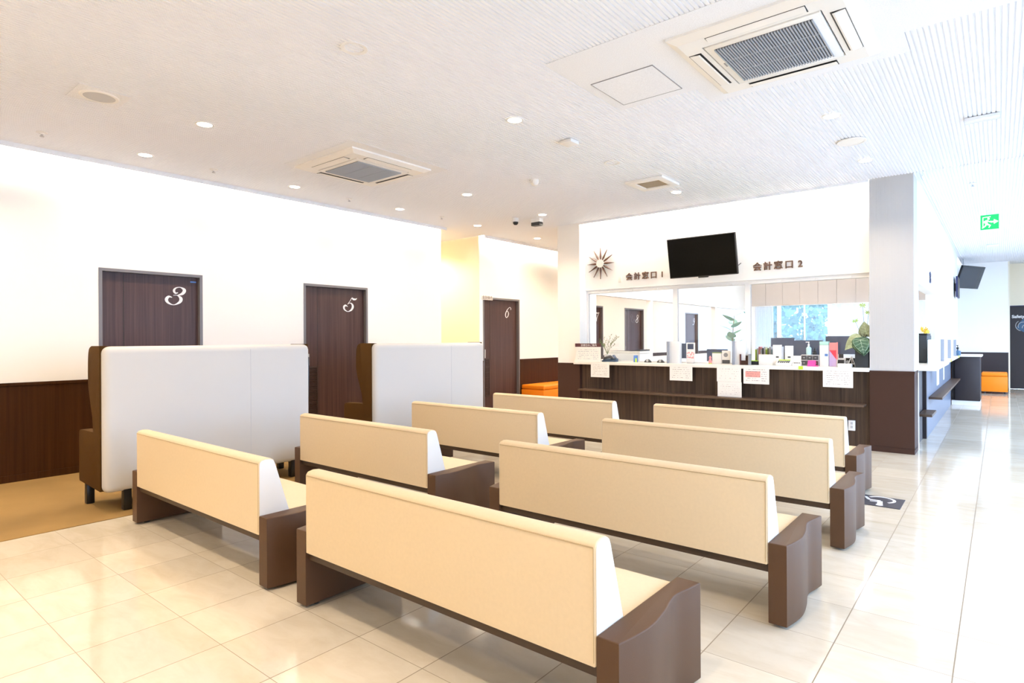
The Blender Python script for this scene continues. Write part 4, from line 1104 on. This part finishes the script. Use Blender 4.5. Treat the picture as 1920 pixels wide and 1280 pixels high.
# small vent and hall strip
t = thing('ceiling_vent', (-3.25, 6.62, CE), 'small square ceiling vent with a tan grille over the counter', 'vent')
MB().box(-.24, .24, -.24, -.15, -.03, 0, b=.004).box(-.24, .24, .15, .24, -.03, 0, b=.004).box(-.24, -.15, -.15, .15, -.03, 0, b=.004).box(.15, .24, -.15, .15, -.03, 0, b=.004).build('frame', 'acwhite', t)
g = MB()
for i in range(16): g.box(-.15, .15, -.147+i*.0186, -.139+i*.0186, -.02, -.008)
g.box(-.15, .15, -.15, .15, -.006, -.003).build('grille', mat('vent_tan', (.50, .42, .30), .6), t, smooth=False)
t = thing('ceiling_strip', (-.11, 6.46, CE), 'narrow white box strip on the hall ceiling before the column', 'ceiling fitting')
MB().box(-.12, .12, -.055, .055, -.03, -.003, b=.004).build('cover', 'acryl', t); MB().box(-.11, .11, -.045, .045, -.003, 0).build('base', 'grey', t, smooth=False)
t = thing('hall_ceiling_lamp', (-.1, 15.6, CE), 'small flat box fitting on the hall ceiling before the hanging television', 'ceiling fitting')
MB().box(-.10, .10, -.08, .08, -.035, 0, b=.004).build('cover', 'white', t)
# access hatch
t = thing('access_hatch', (-2.094, 4.017, CE-.003), 'square speckled access hatch beside the large cassette', 'hatch')
MB().box(-.242, .242, -.242, .242, -.004, 0).build('lid', 'speck', t, smooth=False)
MB().box(-.248, .248, -.248, -.243, -.005, 0).box(-.248, .248, .243, .248, -.005, 0).box(-.248, -.243, -.243, .243, -.005, 0).box(.243, .248, -.243, .243, -.005, 0).build('rim', 'grey', t, smooth=False)
# cassette air conditioners
def cassette(loc, label, gm, bars):
    t = thing('cassette_air_conditioner', loc, label, 'air conditioner', 'four-way ceiling cassettes')
    h = .515
    fr = MB()
    # sloped outer rim ring
    o_, i_ = h, .345
    ring = []
    for r, z in ((h, -.002), (h, -.018), (h-.055, -.045), (i_, -.045), (i_, -.02)):
        ring.append([fr.bm.verts.new(p) for p in ((-r, -r, z), (r, -r, z), (r, r, z), (-r, r, z))])
    for a, b_ in zip(ring, ring[1:]):
        for k in range(4): fr.bm.faces.new([a[k], a[(k+1) % 4], b_[(k+1) % 4], b_[k]])
    bmesh.ops.recalc_face_normals(fr.bm, faces=fr.bm.faces[:])
    fr.build('frame', 'acwhite', t, smooth=False)
    for k in range(4):
        a = k*PI/2; rot = Matrix.Rotation(a, 4, 'Z')
        v = MB().box(-.285, .285, -.455, -.375, -.047, -.0455).build('air_slot', 'black', t, smooth=False); v.data.transform(rot)
        f = MB().prism([(-.452, -.048), (-.395, -.056), (-.385, -.053), (-.45, -.044)], -.28, .28, 'x').build('flap', 'acwhite', t, smooth=False); f.data.transform(rot)
    MB().box(-.335, .335, -.335, .335, -.050, -.03, b=.004).build('grille_panel', 'acwhite', t)
    MB().box(-.285, .285, -.285, .285, -.052, -.0505).build('grille_backing', 'darkgrey', t, smooth=False)
    g = MB(); n = bars
    for i in range(n):
        x = -.283 + .566*i/(n-1); g.box(x-.0042, x+.0042, -.285, .285, -.060, -.0525)
    for i in range(1, 3): g.box(-.285, .285, -.285+.57*i/3-.003, -.285+.57*i/3+.003, -.061, -.054)
    g.build('grille', gm, t, smooth=False)
    MB().box(-.31, -.30, -.06, .0, -.0515, -.0500).build('logo_plate', 'grey', t, smooth=False)
    return t
cassette((-1.115, 4.02, CE), 'large four-way air-conditioning cassette over the aisle with a slatted blue-grey grille', 'acgrille', 34)
cassette((-5.39, 4.01, CE), 'four-way air-conditioning cassette nearer the cove wall over the sofas', 'acgrille', 34)
